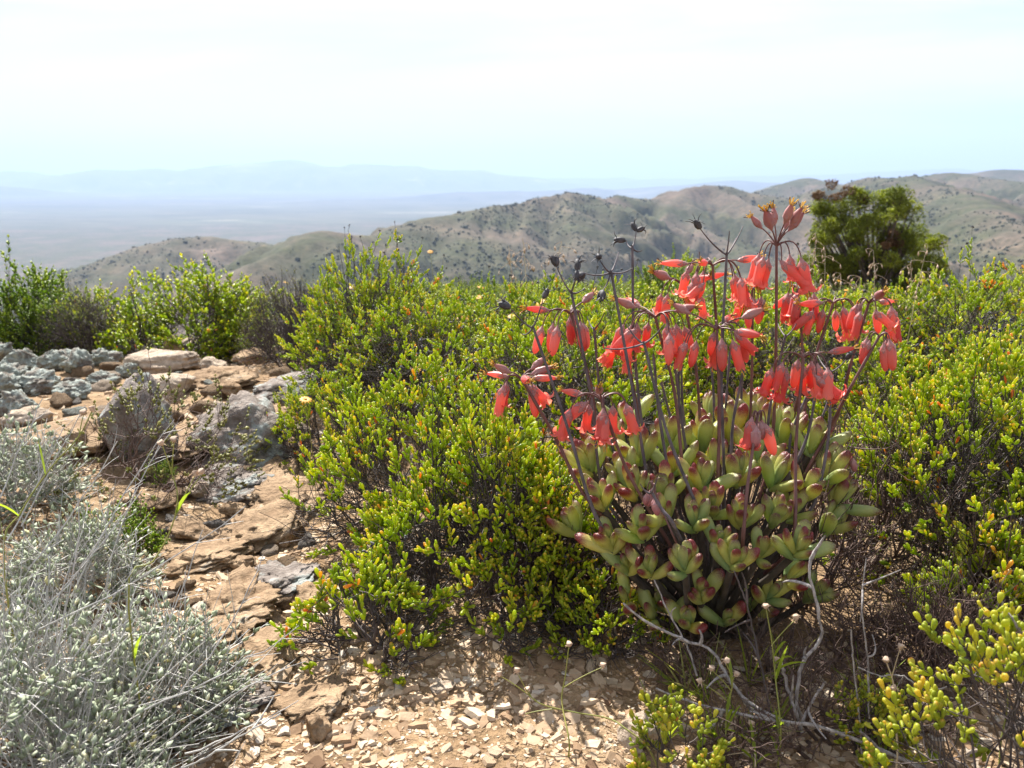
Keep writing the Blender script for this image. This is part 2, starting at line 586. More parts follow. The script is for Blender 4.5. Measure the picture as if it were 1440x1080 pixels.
def chip_material():
    m, nt, b, out = nmat('shale_chip')
    c = ramp(nt, attr(nt, 'tint'), [(0.0, (0.17, 0.10, 0.06)), (0.3, (0.31, 0.21, 0.13)), (0.6, (0.44, 0.325, 0.22)),
                                    (0.85, (0.53, 0.425, 0.31)), (1.0, (0.46, 0.42, 0.37))])
    c = mix(nt, 0.6, c, ramp(nt, noise(nt, 55, 5, 0.6), [(0.3, (0.6, 0.57, 0.54)), (0.65, (1.15, 1.12, 1.1))]), 'MULTIPLY')
    nt.links.new(c, b.inputs['Base Color'])
    b.inputs['Roughness'].default_value = 0.9
    b.inputs['Specular IOR Level'].default_value = 0.2
    bump(nt, b, noise(nt, 80, 5), 0.5, 0.004)
    return m


M['ground'] = ground_material()
M['hill'] = hill_material('dry_hillside')
M['far'] = far_material()
M['rock_grey'] = rock_material('grey_weathered_rock', (0.16, 0.13, 0.115), (0.33, 0.29, 0.26), (0.40, 0.43, 0.41), 0.35)
M['rock_tan'] = rock_material('tan_shale_rock', (0.21, 0.135, 0.08), (0.41, 0.295, 0.19), (0.44, 0.42, 0.37), 0.08)
M['rock_pale'] = rock_material('pale_flat_rock', (0.36, 0.28, 0.21), (0.52, 0.43, 0.34), (0.4, 0.4, 0.37), 0.0)
M['rock_lichen'] = rock_material('lichen_covered_rock', (0.15, 0.13, 0.11), (0.28, 0.25, 0.22), (0.40, 0.44, 0.40), 0.62)
M['chip'] = chip_material()
M['hill_shrub'] = plain('hillside_shrub_leaf', (0.040, 0.044, 0.024), 0.9)

# ------------------------------------------------------------------ terrain
PLAIN_Z = -300.0


def crest(pts):
    return np.array([at(px, py, D) for px, py, D in pts])


RIDGES = [  # (crest line, front/back slope, crest roundness, gully height)
    (crest([(60, 430, 1350), (120, 388, 1400), (165, 362, 1450), (215, 342, 1500), (250, 335, 1520), (290, 333, 1530), (325, 338, 1500), (360, 341, 1480), (385, 347, 1430), (430, 372, 1350)]), 0.42, 14, 16),
    (crest([(300, 405, 900), (380, 368, 1000), (430, 335, 1060), (455, 325, 1100), (490, 330, 1150), (540, 332, 1200), (575, 318, 1250), (605, 306, 1300), (640, 303, 1330), (670, 296, 1350), (700, 289, 1400), (730, 288, 1450), (760, 277, 1500), (798, 270, 1550), (825, 275, 1600), (850, 281, 1650), (875, 274, 1700), (905, 282, 1750), (935, 276, 1800), (970, 263, 1850), (1000, 260, 1880), (1030, 262, 1860), (1080, 275, 1820), (1140, 292, 1780), (1190, 318, 1700)]), 0.42, 16, 18),
    (crest([(1075, 268, 3000), (1110, 258, 3050), (1140, 250, 3100), (1165, 256, 3000), (1190, 262, 2900)]), 0.38, 40, 18),
    (crest([(1150, 290, 2100), (1180, 264, 2000), (1222, 249, 1900), (1250, 251, 1850), (1280, 247, 1800), (1310, 258, 1700), (1345, 272, 1500), (1395, 292, 1250), (1450, 318, 1050), (1540, 345, 850)]), 0.38, 18, 16),
    (crest([(1280, 252, 2700), (1325, 243, 2600), (1350, 243, 2550), (1385, 250, 2450), (1440, 256, 2300), (1520, 250, 2100), (1650, 262, 1900)]), 0.38, 20, 20),
    (crest([(1370, 243, 4300), (1410, 238, 4200), (1460, 240, 4100), (1560, 236, 4000), (1750, 246, 3800)]), 0.34, 60, 25),
]
def spurs(rd, every, k, seed):
    C, sl, rnd, gh = rd
    r = np.random.default_rng(seed)
    out = []
    for i in range(1, len(C) - 1):
        if C[i, 2] >= C[i - 1, 2] - 1 or i % every == 0:
            p = C[i].copy()
            L = p[1] * r.uniform(0.18, 0.34)
            pts_ = [p]
            az_ = r.uniform(-0.55, 0.35)
            for q in (0.35, 0.7, 1.0):
                d = np.array([math.sin(az_) * L * q, -math.cos(az_) * L * q])
                pts_.append(np.array([p[0] + d[0], p[1] + d[1], p[2] - k * L * q * (0.75 if q < 0.8 else 1.0) + r.normal() * 2]))
            out.append((np.array(pts_), 0.50, 10, gh))
    return out


RIDGES += spurs(RIDGES[0], 3, 0.30, 1) + spurs(RIDGES[1], 2, 0.27, 2) + spurs(RIDGES[3], 2, 0.25, 3) + spurs(RIDGES[4], 2, 0.25, 4)
FAR = [
    (crest([(-400, 250, 24000), (-150, 246, 24000), (0, 243, 24000), (40, 240, 24200), (75, 244, 24000), (115, 251, 23500), (150, 239, 22000), (185, 241, 22000), (210, 238, 22000), (240, 241, 22000), (275, 237, 22000), (330, 232, 22500), (370, 229, 23000), (420, 226, 23000), (455, 230, 23000), (510, 230, 23000), (560, 234, 23000), (620, 236, 23500), (680, 241, 24000), (740, 249, 25000), (800, 257, 26000)]), 0.22, 250, 130),
    (crest([(-300, 262, 15000), (-60, 258, 15000), (10, 263, 15000), (60, 271, 15000), (120, 281, 14500), (200, 292, 14000)]), 0.18, 250, 70),
    (crest([(150, 300, 9500), (220, 292, 9800), (270, 296, 9800), (330, 290, 10000), (400, 285, 10500), (470, 284, 10800), (520, 277, 11500), (590, 276, 12000), (650, 271, 12500), (700, 268, 13000), (760, 270, 13000), (830, 264, 13500), (880, 268, 13500), (960, 262, 14000), (1040, 255, 14000), (1090, 258, 14000), (1180, 260, 14000)]), 0.10, 200, 50),
    (crest([(640, 256, 30000), (760, 252, 30000), (860, 250, 31000), (960, 252, 31000), (1050, 248, 30000), (1180, 246, 28000), (1330, 238, 26000), (1400, 240, 25000), (1600, 242, 25000)]), 0.15, 300, 110),
]


def ridge_z(x, y, wx, wy, gul, rd):
    C, sl, rnd, gh = rd
    best = np.full(x.shape, -1e9)
    bd = np.full(x.shape, 1e9)
    for a, b in zip(C[:-1], C[1:]):
        ab = b[:2] - a[:2]
        t = np.clip(((wx - a[0]) * ab[0] + (wy - a[1]) * ab[1]) / (ab @ ab), 0, 1)
        d = np.hypot(wx - a[0] - t * ab[0], wy - a[1] - t * ab[1])
        z = a[2] + (b[2] - a[2]) * t - sl * (np.sqrt(d * d + rnd * rnd) - rnd)
        best = np.maximum(best, z)
        bd = np.minimum(bd, d)
    return best + gul * gh * np.clip(bd / (rnd * 7), 0.28 if rnd > 100 else 0.02, 1.0) * 0.95


def far_z(x, y):
    z = PLAIN_Z + 6 * fbm2(x, y, 1 / 900., 3, 3)
    for rid, ws, wa, sd in ((RIDGES, 230, 20, 11), (FAR, 2600, 260, 211)):
        wx = x + wa * fbm2(x, y, 1 / ws, 3, sd)
        wy = y + wa * fbm2(x + 31.7 * ws, y, 1 / ws, 3, sd + 5)
        g = 1 - np.abs(fbm2(x, y, 1 / (ws * 0.62), 5, sd + 9, 0.55)) * 2.0
        gul = (g - 0.55) * 2.4
        for r in rid:
            z = np.maximum(z, ridge_z(x, y, wx, wy, gul, r))
    return z


def sstep(a, b, t):
    t = np.clip((t - a) / (b - a), 0, 1)
    return t * t * (3 - 2 * t)


def hill_edge(x, y):
    az = np.arctan2(x, y)
    return np.where(np.abs(az) < 2.0, 5.4 + (27 - 5.4) * sstep(-0.24, 0.14, az), 27.0) + np.where(az < -1.0, 18 * sstep(-1.0, -2.0, az), 0)


def local_z(x, y, fine=True):
    x = np.asarray(x, float); y = np.asarray(y, float)
    d = np.hypot(x, y)
    e = hill_edge(x, y)
    z = -0.115 * np.maximum(0, np.minimum(d, e) - 3.5) - 0.34 * np.maximum(0, d - e)
    z = z + 0.055 * fbm2(x, y, 1 / 1.1, 3, 41) * np.clip(d / 2, 0.4, 1.6)
    if fine:
        k = np.clip(1.6 - d / 8, 0, 1)
        w = x + 0.16 * y + 0.09 * fbm2(x, y, 2.6, 3, 51)
        strat = 1 - np.abs(vnoise2(w * 11, y * 1.7, 61))
        pathw = np.exp(-((x + 0.50 + 0.12 * (y - 1.2)) / 0.42) ** 2)
        z = z + k * (0.012 * fbm2(x, y, 9, 4, 71) + (0.012 + 0.055 * pathw) * (strat ** 3 - 0.35) * (0.4 + 0.6 * vnoise2(x * 2.2, y * 2.2, 81)))
    return z


def terrain_z(x, y):
    return np.maximum(local_z(x, y), far_z(x, y))


def gz(x, y):
    return float(local_z(np.array([x]), np.array([y]))[0])


TT = 0.3 * (60 / 0.3) ** (np.arange(1600) / 1599)


def ground_at(px, py):
    P = CAMP + ray(px, py) * TT[:, None]
    G = local_z(P[:, 0], P[:, 1])
    hit = np.nonzero(P[:, 2] <= G)[0]
    i = hit[0] if len(hit) else len(TT) - 1
    return np.array([P[i, 0], P[i, 1], G[i]])


AZ = np.radians(np.concatenate([np.arange(-180, -60, 6.0), np.arange(-60, -36, 1.0), np.arange(-36, 36, 0.16), np.arange(36, 60, 1.0), np.arange(60, 180, 6.0)]))


def polar(name, r0, r1, ratio, fn, mat, centre=False):
    n = int(math.ceil(math.log(r1 / r0) / math.log(ratio))) + 1
    R = r0 * (r1 / r0) ** (np.arange(n) / (n - 1))
    A, RR = np.meshgrid(AZ, R)
    X, Y = RR * np.sin(A), RR * np.cos(A)
    Z = fn(X.ravel(), Y.ravel()).reshape(X.shape)
    V = np.stack([X, Y, Z], -1).reshape(-1, 3)
    idx = np.arange(V.shape[0]).reshape(X.shape)
    nx = np.roll(idx, -1, 1)
    F = np.stack([idx[:-1], nx[:-1], nx[1:], idx[1:]], -1).reshape(-1, 4)[:, ::-1]
    g = Geo().add(V, F)
    if centre:
        c = np.array([[0, 0, gz(0, 0)]])
        g.add(c, np.zeros((0, 3), int))
        tri = np.stack([np.full(len(AZ), g.n - 1), nx[0], idx[0]], -1)
        g.F.append(tri); g.M.append(0)
    return tag(link(name, g.mesh(name, mat)), kind='structure')


ground = polar('ground', 0.3, 60.0, 1.0135, lambda x, y: local_z(x, y), M['ground'], True)
ground['label'] = 'tan stony hilltop ground of shale and dry soil'
hills = polar('hills', 60.0, 6000.0, 1.011, terrain_z, M['hill'])
hills['label'] = 'rounded dry olive hills dotted with shrubs below the hilltop'
valley = polar('valley_and_mountains', 6000.0, 46000.0, 1.011, terrain_z, M['far'])
valley['label'] = 'pale blue mountains and hazy plain far beyond the hills'

# shrubs that dot the hillsides: a mass nobody could count
rng = np.random.default_rng(5)
n = 120000
az = np.radians(rng.uniform(-40, 40, n))
rr = 350 * (4200 / 350) ** rng.uniform(0, 1, n) ** 0.8
hx, hy = rr * np.sin(az), rr * np.cos(az)
hz = terrain_z(hx, hy)
dens = fbm2(hx, hy, 1 / 120., 4, 91)
keep = (hz > PLAIN_Z + 15) & (rng.uniform(-0.5, 0.85, n) < dens * 2.0)
hx, hy, hz = hx[keep], hy[keep], hz[keep]
n = len(hx)
bm = bmesh.new(); bmesh.ops.create_icosphere(bm, subdivisions=1, radius=1)
iv = np.array([v.co[:] for v in bm.verts]); ifc = np.array([[v.index for v in f.verts] for f in bm.faces]); bm.free()
sc = np.stack([0.7 + 0.55 * rng.gamma(1.6, 0.8, n)] * 3, -1) * np.stack([rng.uniform(0.8, 1.3, n), rng.uniform(0.8, 1.3, n), rng.uniform(0.6, 1.0, n)], -1)
V, F = place(iv, ifc, frames(np.tile([0, 0, 1.], (n, 1)), rng), np.stack([hx, hy, hz + sc[:, 2] * 0.3], -1), sc)
V = V + rng.normal(size=V.shape) * 0.22
hs = link('hillside_shrubs', Geo().add(V, F).mesh('hillside_shrubs', M['hill_shrub']))
tag(hs, 'dark dots of shrubs scattered over the dry hillsides', 'shrubs', kind='stuff')

# the air between the camera and the mountains
hm = bpy.data.materials.new('haze_air')
hm.use_nodes = True
hm.node_tree.nodes.clear()
ho = hm.node_tree.nodes.new('ShaderNodeOutputMaterial')
hv = hm.node_tree.nodes.new('ShaderNodeVolumePrincipled')
hv.inputs['Color'].default_value = (0.48, 0.64, 0.95, 1)
hv.inputs['Density'].default_value = 0.000078
hv.inputs['Anisotropy'].default_value = 0.15
hm.node_tree.links.new(hv.outputs[0], ho.inputs['Volume'])
bm = bmesh.new(); bmesh.ops.create_cube(bm, size=1)
hme = bpy.data.meshes.new('haze'); bm.to_mesh(hme); bm.free()
hme.materials.append(hm)
haze = link('haze', hme)
haze.scale = (96000, 96000, 1900)
haze.location = (0, 0, 330)
tag(haze, 'pale blue haze in the air over the valley', 'haze', kind='stuff')

# ------------------------------------------------------------------ rocks and shale
ICO = {}


def ico(sub):
    if sub not in ICO:
        b = bmesh.new(); bmesh.ops.create_icosphere(b, subdivisions=sub, radius=1)
        ICO[sub] = (np.array([v.co[:] for v in b.verts]), np.array([[v.index for v in f.verts] for f in b.faces]))
        b.free()
    return ICO[sub]


def rock_mesh(seed, dims, mat, sub=5, cuts=13, rough=0.10, layered=0.0):
    r = np.random.default_rng(seed)
    V, F = ico(sub)
    nrm = unit(r.normal(size=(cuts, 3)))
    h = r.uniform(0.62, 1.0, cuts)
    d = V @ nrm.T
    rad = np.min(np.where(d > 0.15, h[None] / np.maximum(d, 0.15), 9), axis=1)
    rad = np.minimum(rad, 1.15)
    P = V * rad[:, None]
    P = P * (1 + rough * (1.6 * fbm(P * 1.9 + seed, 5, seed, 0.6) - 0.9 * np.abs(fbm(P * 3.7 + seed, 4, seed + 3, 0.6)))[:, None])
    if layered:
        q = vnoise(np.stack([P[:, 2] * 9, P[:, 0] * 0.8 + seed, P[:, 1] * 0.8], -1), seed)
        P[:, :2] *= (1 + layered * q)[:, None]
    P = P * np.asarray(dims)
    return Geo().add(P, F).mesh('rock', mat)


def put_rock(px, py, wpx, hpx, mat, label, seed, rz=0.0, depth=1.0, flat=None, cat='rock', group=None, sink=0.3, rough=0.10, layered=0.0, name='rock', tilt=(0, 0), sub=5):
    """px,py = where the middle of its foot stands in the photograph, wpx x hpx its size there"""
    g = ground_at(px, py)
    k = np.linalg.norm(g - CAMP) / FPX
    w = wpx * k / 2
    hh = (flat if flat else hpx * k / 2)
    me = rock_mesh(seed, (w, w * depth, hh), mat, sub, rough=rough, layered=layered)
    o = link(name, me, None, (g[0], g[1] + w * depth * 0.5, g[2] + hh * (1 - 2 * sink)))
    o.rotation_euler = (tilt[0], tilt[1], rz)
    tag(o, label, cat, group)
    return o


put_rock(185, 650, 120, 130, M['rock_grey'], 'big grey block of rock with a shaded face behind the bare bush', 101, 0.3, 0.9, sink=0.18)
put_rock(338, 645, 150, 90, M['rock_grey'], 'rough grey slab with rust stains sloping down beside the path', 102, -0.5, 1.0, sink=0.34, rough=0.26, tilt=(0.15, 0.2))
put_rock(60, 650, 170, 60, M['rock_tan'], 'brown layered boulder behind the silver shrub', 103, 0.2, 0.8, layered=0.12, rough=0.14)
put_rock(230, 560, 75, 40, M['rock_pale'], 'pale flat-topped stone just behind the grey block', 104, 0.1, 0.9, sink=0.2)
put_rock(220, 527, 85, 42, M['rock_pale'], 'cream slab with rough edge in the middle of the rocky ridge', 105, -0.2, 0.9, sink=0.2, layered=0.08)
put_rock(288, 497, 62, 26, M['rock_pale'], 'smooth flat pale stone lying on the path top', 106, 0.1, 0.8, sink=0.15)
put_rock(330, 478, 50, 30, M['rock_lichen'], 'small lichen covered stone beside the flat pale stone', 107, 0.4)
put_rock(242, 512, 34, 46, M['rock_tan'], 'dark brown upright stone wedged in the rocky ridge', 108, 0.4, 0.6, sink=0.2)
LICH = [(15, 500, 46, 40), (52, 497, 40, 36), (88, 490, 48, 40), (122, 492, 40, 34), (30, 522, 56, 36), (78, 520, 48, 32), (5, 545, 50, 36), (52, 552, 60, 34), (108, 528, 44, 34),
        (142, 515, 40, 30), (165, 500, 38, 24), (100, 560, 46, 28), (20, 585, 54, 34), (140, 545, 44, 26), (195, 486, 34, 26), (-30, 520, 60, 44), (222, 478, 28, 22), (150, 478, 34, 24), (180, 530, 36, 22), (-20, 560, 50, 40)]
for i, (a, b_, c, d) in enumerate(LICH):
    put_rock(a, b_, c, d, M['rock_lichen'], ('broad' if c >= 48 else 'small' if c < 38 else 'medium') + (' tall' if d / c > 0.8 else ' low') + ' knobbly rock crusted with mint grey lichen on the ridge', 120 + i, i * 0.7, 0.9,
             group='lichen crusted rocks on the ridge', rough=0.30, sink=0.25)
put_rock(425, 575, 75, 38, M['rock_lichen'], 'low pale rock with lichen under the left edge of the shrubs', 140, 0.2, 0.8, rough=0.16)
put_rock(590, 500, 34, 26, M['rock_lichen'], 'small pale lichen stone half hidden among the green shrubs', 141, 0.2)
TANR = [(35, 600, 60, 26), (150, 600, 60, 28), (320, 560, 48, 26), (300, 525, 40, 24), (350, 515, 60, 26), (375, 490, 55, 24), (300, 580, 40, 18),
        (260, 760, 75, 26), (215, 720, 60, 22), (275, 700, 45, 20), (330, 725, 40, 20), (395, 640, 50, 22), (420, 615, 45, 20),
        (250, 690, 40, 18), (340, 800, 40, 18), (300, 790, 34, 14), (240, 810, 40, 18), (325, 905, 50, 20), (290, 870, 46, 20), (380, 880, 40, 16)]
for i, (a, b_, c, d) in enumerate(TANR):
    put_rock(a, b_, c, d, M['rock_tan'] if i % 3 else M['rock_pale'], ('brown' if i % 3 else 'pale cream') + ' flat loose ' + ('slab' if c >= 55 else 'stone' if c > 42 else 'small stone') + (' lying among the rocks at the top of the path' if b_ < 650 else ' lying along the stony path'), 150 + i, i * 1.3, 0.8,
             group='loose flat stones along the path', sink=0.22, layered=0.14, rough=0.22, sub=4)
rng = np.random.default_rng(66)
STONES = [rock_mesh(900 + q, (1, rng.uniform(0.6, 0.95), rng.uniform(0.3, 0.6)), (M['rock_tan'], M['rock_lichen'], M['rock_pale'], M['rock_grey'])[q % 4], 3, rough=0.22) for q in range(8)]
for i in range(110):
    py = rng.uniform(485, 860)
    px = rng.uniform(-10, 420) if py < 640 else rng.uniform(170, 440)
    c = ground_at(px, py)
    w_ = rng.uniform(6, 20) * np.linalg.norm(c - CAMP) / FPX
    q = int(rng.integers(0, 8))
    if py > 600 and q % 4 == 1: q -= 1
    o = link('stone', STONES[q], None, tuple(c + np.array([0, 0, w_ * 0.12])))
    o.scale = (w_, w_, w_)
    o.rotation_euler = (rng.normal() * 0.2, rng.normal() * 0.2, rng.uniform(0, 6.28))
    tag(o, ('small brown stone', 'small lichen crusted stone', 'small pale stone', 'small grey stone')[q % 4] + (' among the lichen rocks of the ridge' if py < 560 else ' beside the grey slab' if py < 690 else ' on the stony path'),
        'stone', 'small stones of the ridge and path')
SLAB = [(300, 700, 130, 30), (350, 770, 120, 34), (285, 800, 110, 30), (320, 880, 120, 34), (395, 830, 90, 26), (270, 930, 110, 30), (360, 960, 110, 28), (400, 720, 110, 30), (300, 1020, 110, 30), (440, 1000, 100, 22), (250, 640, 110, 26), (330, 610, 120, 30), (390, 560, 110, 26), (300, 545, 100, 24)]
for i, (a, b_, c, d) in enumerate(SLAB):
    put_rock(a, b_, c, d, M['rock_tan'] if i % 4 else M['rock_grey'], ('grey' if i % 4 == 0 else 'tan') + ' layered bedrock slab breaking through the path' + (' by the grey slab' if b_ < 660 else ' beside the silver shrubs' if a < 325 else ' beside the green shrubs'), 400 + i, 0.2 + 0.25 * math.sin(i * 2.1), 1.3,
             group='bedrock slabs in the path', sink=0.40, layered=0.22, rough=0.30, tilt=(0.06 * math.cos(i), -0.12 - 0.06 * math.sin(i * 1.7)), name='rock', sub=5)
OUTC = [(385, 760, 90, 52, 0.5), (330, 850, 60, 40, 0.5), (300, 960, 55, 34, 0.45), (430, 850, 40, 26, 0.45), (370, 690, 90, 34, 0.3), (445, 1040, 34, 48, 0.3), (250, 990, 40, 26, 0.5), (400, 930, 30, 26, 0.4)]
for i, (a, b_, c, d, t_) in enumerate(OUTC):
    put_rock(a, b_, c, d, M['rock_tan'], 'tilted brown shale plate sticking up through the path', 180 + i, 0.15 + 0.05 * i, 1.5,
             group='tilted shale plates in the path', sink=0.36, layered=0.14, rough=0.2, tilt=(0.1, -t_), name='shale_outcrop', sub=4)
put_rock(905, 1055, 60, 62, M['rock_pale'], 'rounded tan stone in the shade below the dead branch', 200, 0.4, 0.9, sink=0.25, rough=0.06)
put_rock(620, 975, 40, 12, M['rock_pale'], 'flat grey stone under the trailing branch of the front shrub', 201, 0.4, 0.7)
put_rock(1250, 880, 60, 40, M['rock_tan'], 'small tan stone in the gap right of the red flowering succulent', 202, 0.9, 0.9)
put_rock(1225, 800, 40, 24, M['rock_pale'], 'pale pebble behind the dark stems right of the succulent', 203, 0.9, 0.9)


def chip_template(seed):
    r = np.random.default_rng(seed)
    k = r.integers(5, 9)
    a = np.sort(np.arange(k) * 2 * math.pi / k + r.uniform(-0.35, 0.35, k))
    ra = r.uniform(0.5, 1.25, k)
    el = r.uniform(0.55, 0.95)
    low = np.stack([np.cos(a) * ra, np.sin(a) * ra * el, np.full(k, -1.0)], -1)
    top = np.stack([np.cos(a) * ra * 0.9, np.sin(a) * ra * el * 0.9, 1 + r.uniform(-0.3, 0.3, k)], -1)
    V = np.vstack([low, top, [[0, 0, 1.1]]])
    F = []
    for i in range(k):
        j = (i + 1) % k
        F += [[i, j, k + j], [i, k + j, k + i], [k + i, k + j, 2 * k]]
    return V, np.array(F)


CH = [chip_template(300 + i) for i in range(8)]
rng = np.random.default_rng(77)
n = 46000
cd = 0.85 * (5.2 / 0.85) ** rng.uniform(0, 1, n)
cpx = rng.uniform(-60, 1500, n)
cx = (cpx - 720) / FPX * cd * 1.1
cy = cd
path = np.exp(-((cx + 0.50 + 0.10 * (cy - 1.2)) / (0.34 + 0.08 * cy)) ** 2) + 0.65 * np.exp(-((cy - 1.10) / 0.32) ** 2)
keep = rng.uniform(0, 1, n) < np.clip(path + 0.15, 0, 1) * np.clip(0.85 + 1.0 * fbm2(cx, cy, 4.0, 3, 7), 0.2, 1)
cx, cy = cx[keep], cy[keep]
n = len(cx)
csz = 0.0026 + 0.0052 * rng.pareto(2.2, n)
csz = np.minimum(csz, 0.018) * np.clip(0.75 + 0.25 * cy, 1, 2)
czz = local_z(cx, cy)
e = 0.01
nx_ = -(local_z(cx + e, cy) - czz) / e
ny_ = -(local_z(cx, cy + e) - czz) / e
nrm = unit(np.stack([nx_ * 0.7, ny_ * 0.7, np.ones(n)], -1) + rng.normal(size=(n, 3)) * 0.19)
cth = csz * rng.uniform(0.09, 0.24, n)
CM = frames(nrm, rng)
CP = np.stack([cx, cy, czz + cth * rng.uniform(-0.7, 0.7, n)], -1)
var = rng.integers(0, 8, n)
tint = np.clip(rng.beta(2.2, 1.5, n), 0, 1)
order = np.argsort(-csz / cy)
big = np.zeros(n, bool); big[order[:300]] = True
TN = 6
chip_me = {}
for v_ in range(8):
    for t_ in range(TN):
        chip_me[v_, t_] = Geo().add(CH[v_][0], CH[v_][1], tint=(t_ + 0.5) / TN).mesh('shale_chip', M['chip'], False)
for i in order[:300]:
    o = link('shale_chip', chip_me[int(var[i]), min(TN - 1, int(tint[i] * TN))], ground)
    m4 = Matrix(np.vstack([np.hstack([CM[i] * np.array([csz[i], csz[i], cth[i]]), CP[i][:, None]]), [0, 0, 0, 1]]).tolist())
    o.matrix_world = m4
g = Geo()
for v_ in range(8):
    s_ = (~big) & (var == v_)
    V, F = place(CH[v_][0], CH[v_][1], CM[s_], CP[s_], np.stack([csz[s_], csz[s_], cth[s_]], -1))
    g.add(V, F, tint=np.repeat(tint[s_], len(CH[v_][0])))
o = link('loose_shale', g.mesh('loose_shale', M['chip'], False), ground)
o['kind'] = 'stuff'

# ------------------------------------------------------------------ shrub builder
def club_leaf(sides=5):
    prof = [(0, 0.10), (0.30, 0.26), (0.72, 0.36), (0.92, 0.26)]
    V, F = [], []
    for z, r in prof:
        for k in range(sides):
            a = 2 * math.pi * k / sides
            V.append((r * math.cos(a) * 0.55, r * math.sin(a) * 0.40 + 0.12 * z * z, z))
    V.append((0, 0.1, 1.0))
    for j in range(len(prof) - 1):
        for k in range(sides):
            k2 = (k + 1) % sides
            a, b, c, d = j * sides + k, j * sides + k2, (j + 1) * sides + k2, (j + 1) * sides + k
            F += [[a, b, c], [a, c, d]]
    t = len(V) - 1
    for k in range(sides):
        F.append([(len(prof) - 1) * sides + k, (len(prof) - 1) * sides + (k + 1) % sides, t])
    V = np.array(V)
    return V, np.array(F), V[:, 2].copy()


def small_leaf(w=0.34, th=0.12):
    V = np.array([[0, 0, 0], [w, 0.04, 0.55], [0, th, 0.5], [-w, 0.04, 0.55], [0, -th * 0.4, 0.5], [0, 0.08, 1.0]])
    F = np.array([[0, 1, 2], [0, 2, 3], [0, 3, 4], [0, 4, 1], [5, 2, 1], [5, 3, 2], [5, 4, 3], [5, 1, 4]])
    return V, F, V[:, 2].copy()


CLUB = club_leaf(5)
CLUBFAT = club_leaf(6)
CLUBFAT[0][:, :2] *= 1.5
OVAL = small_leaf(0.36, 0.10)
FLAT = small_leaf(0.30, 0.07)
NARROW = small_leaf(0.17, 0.06)
SILV = small_leaf(0.25, 0.05)


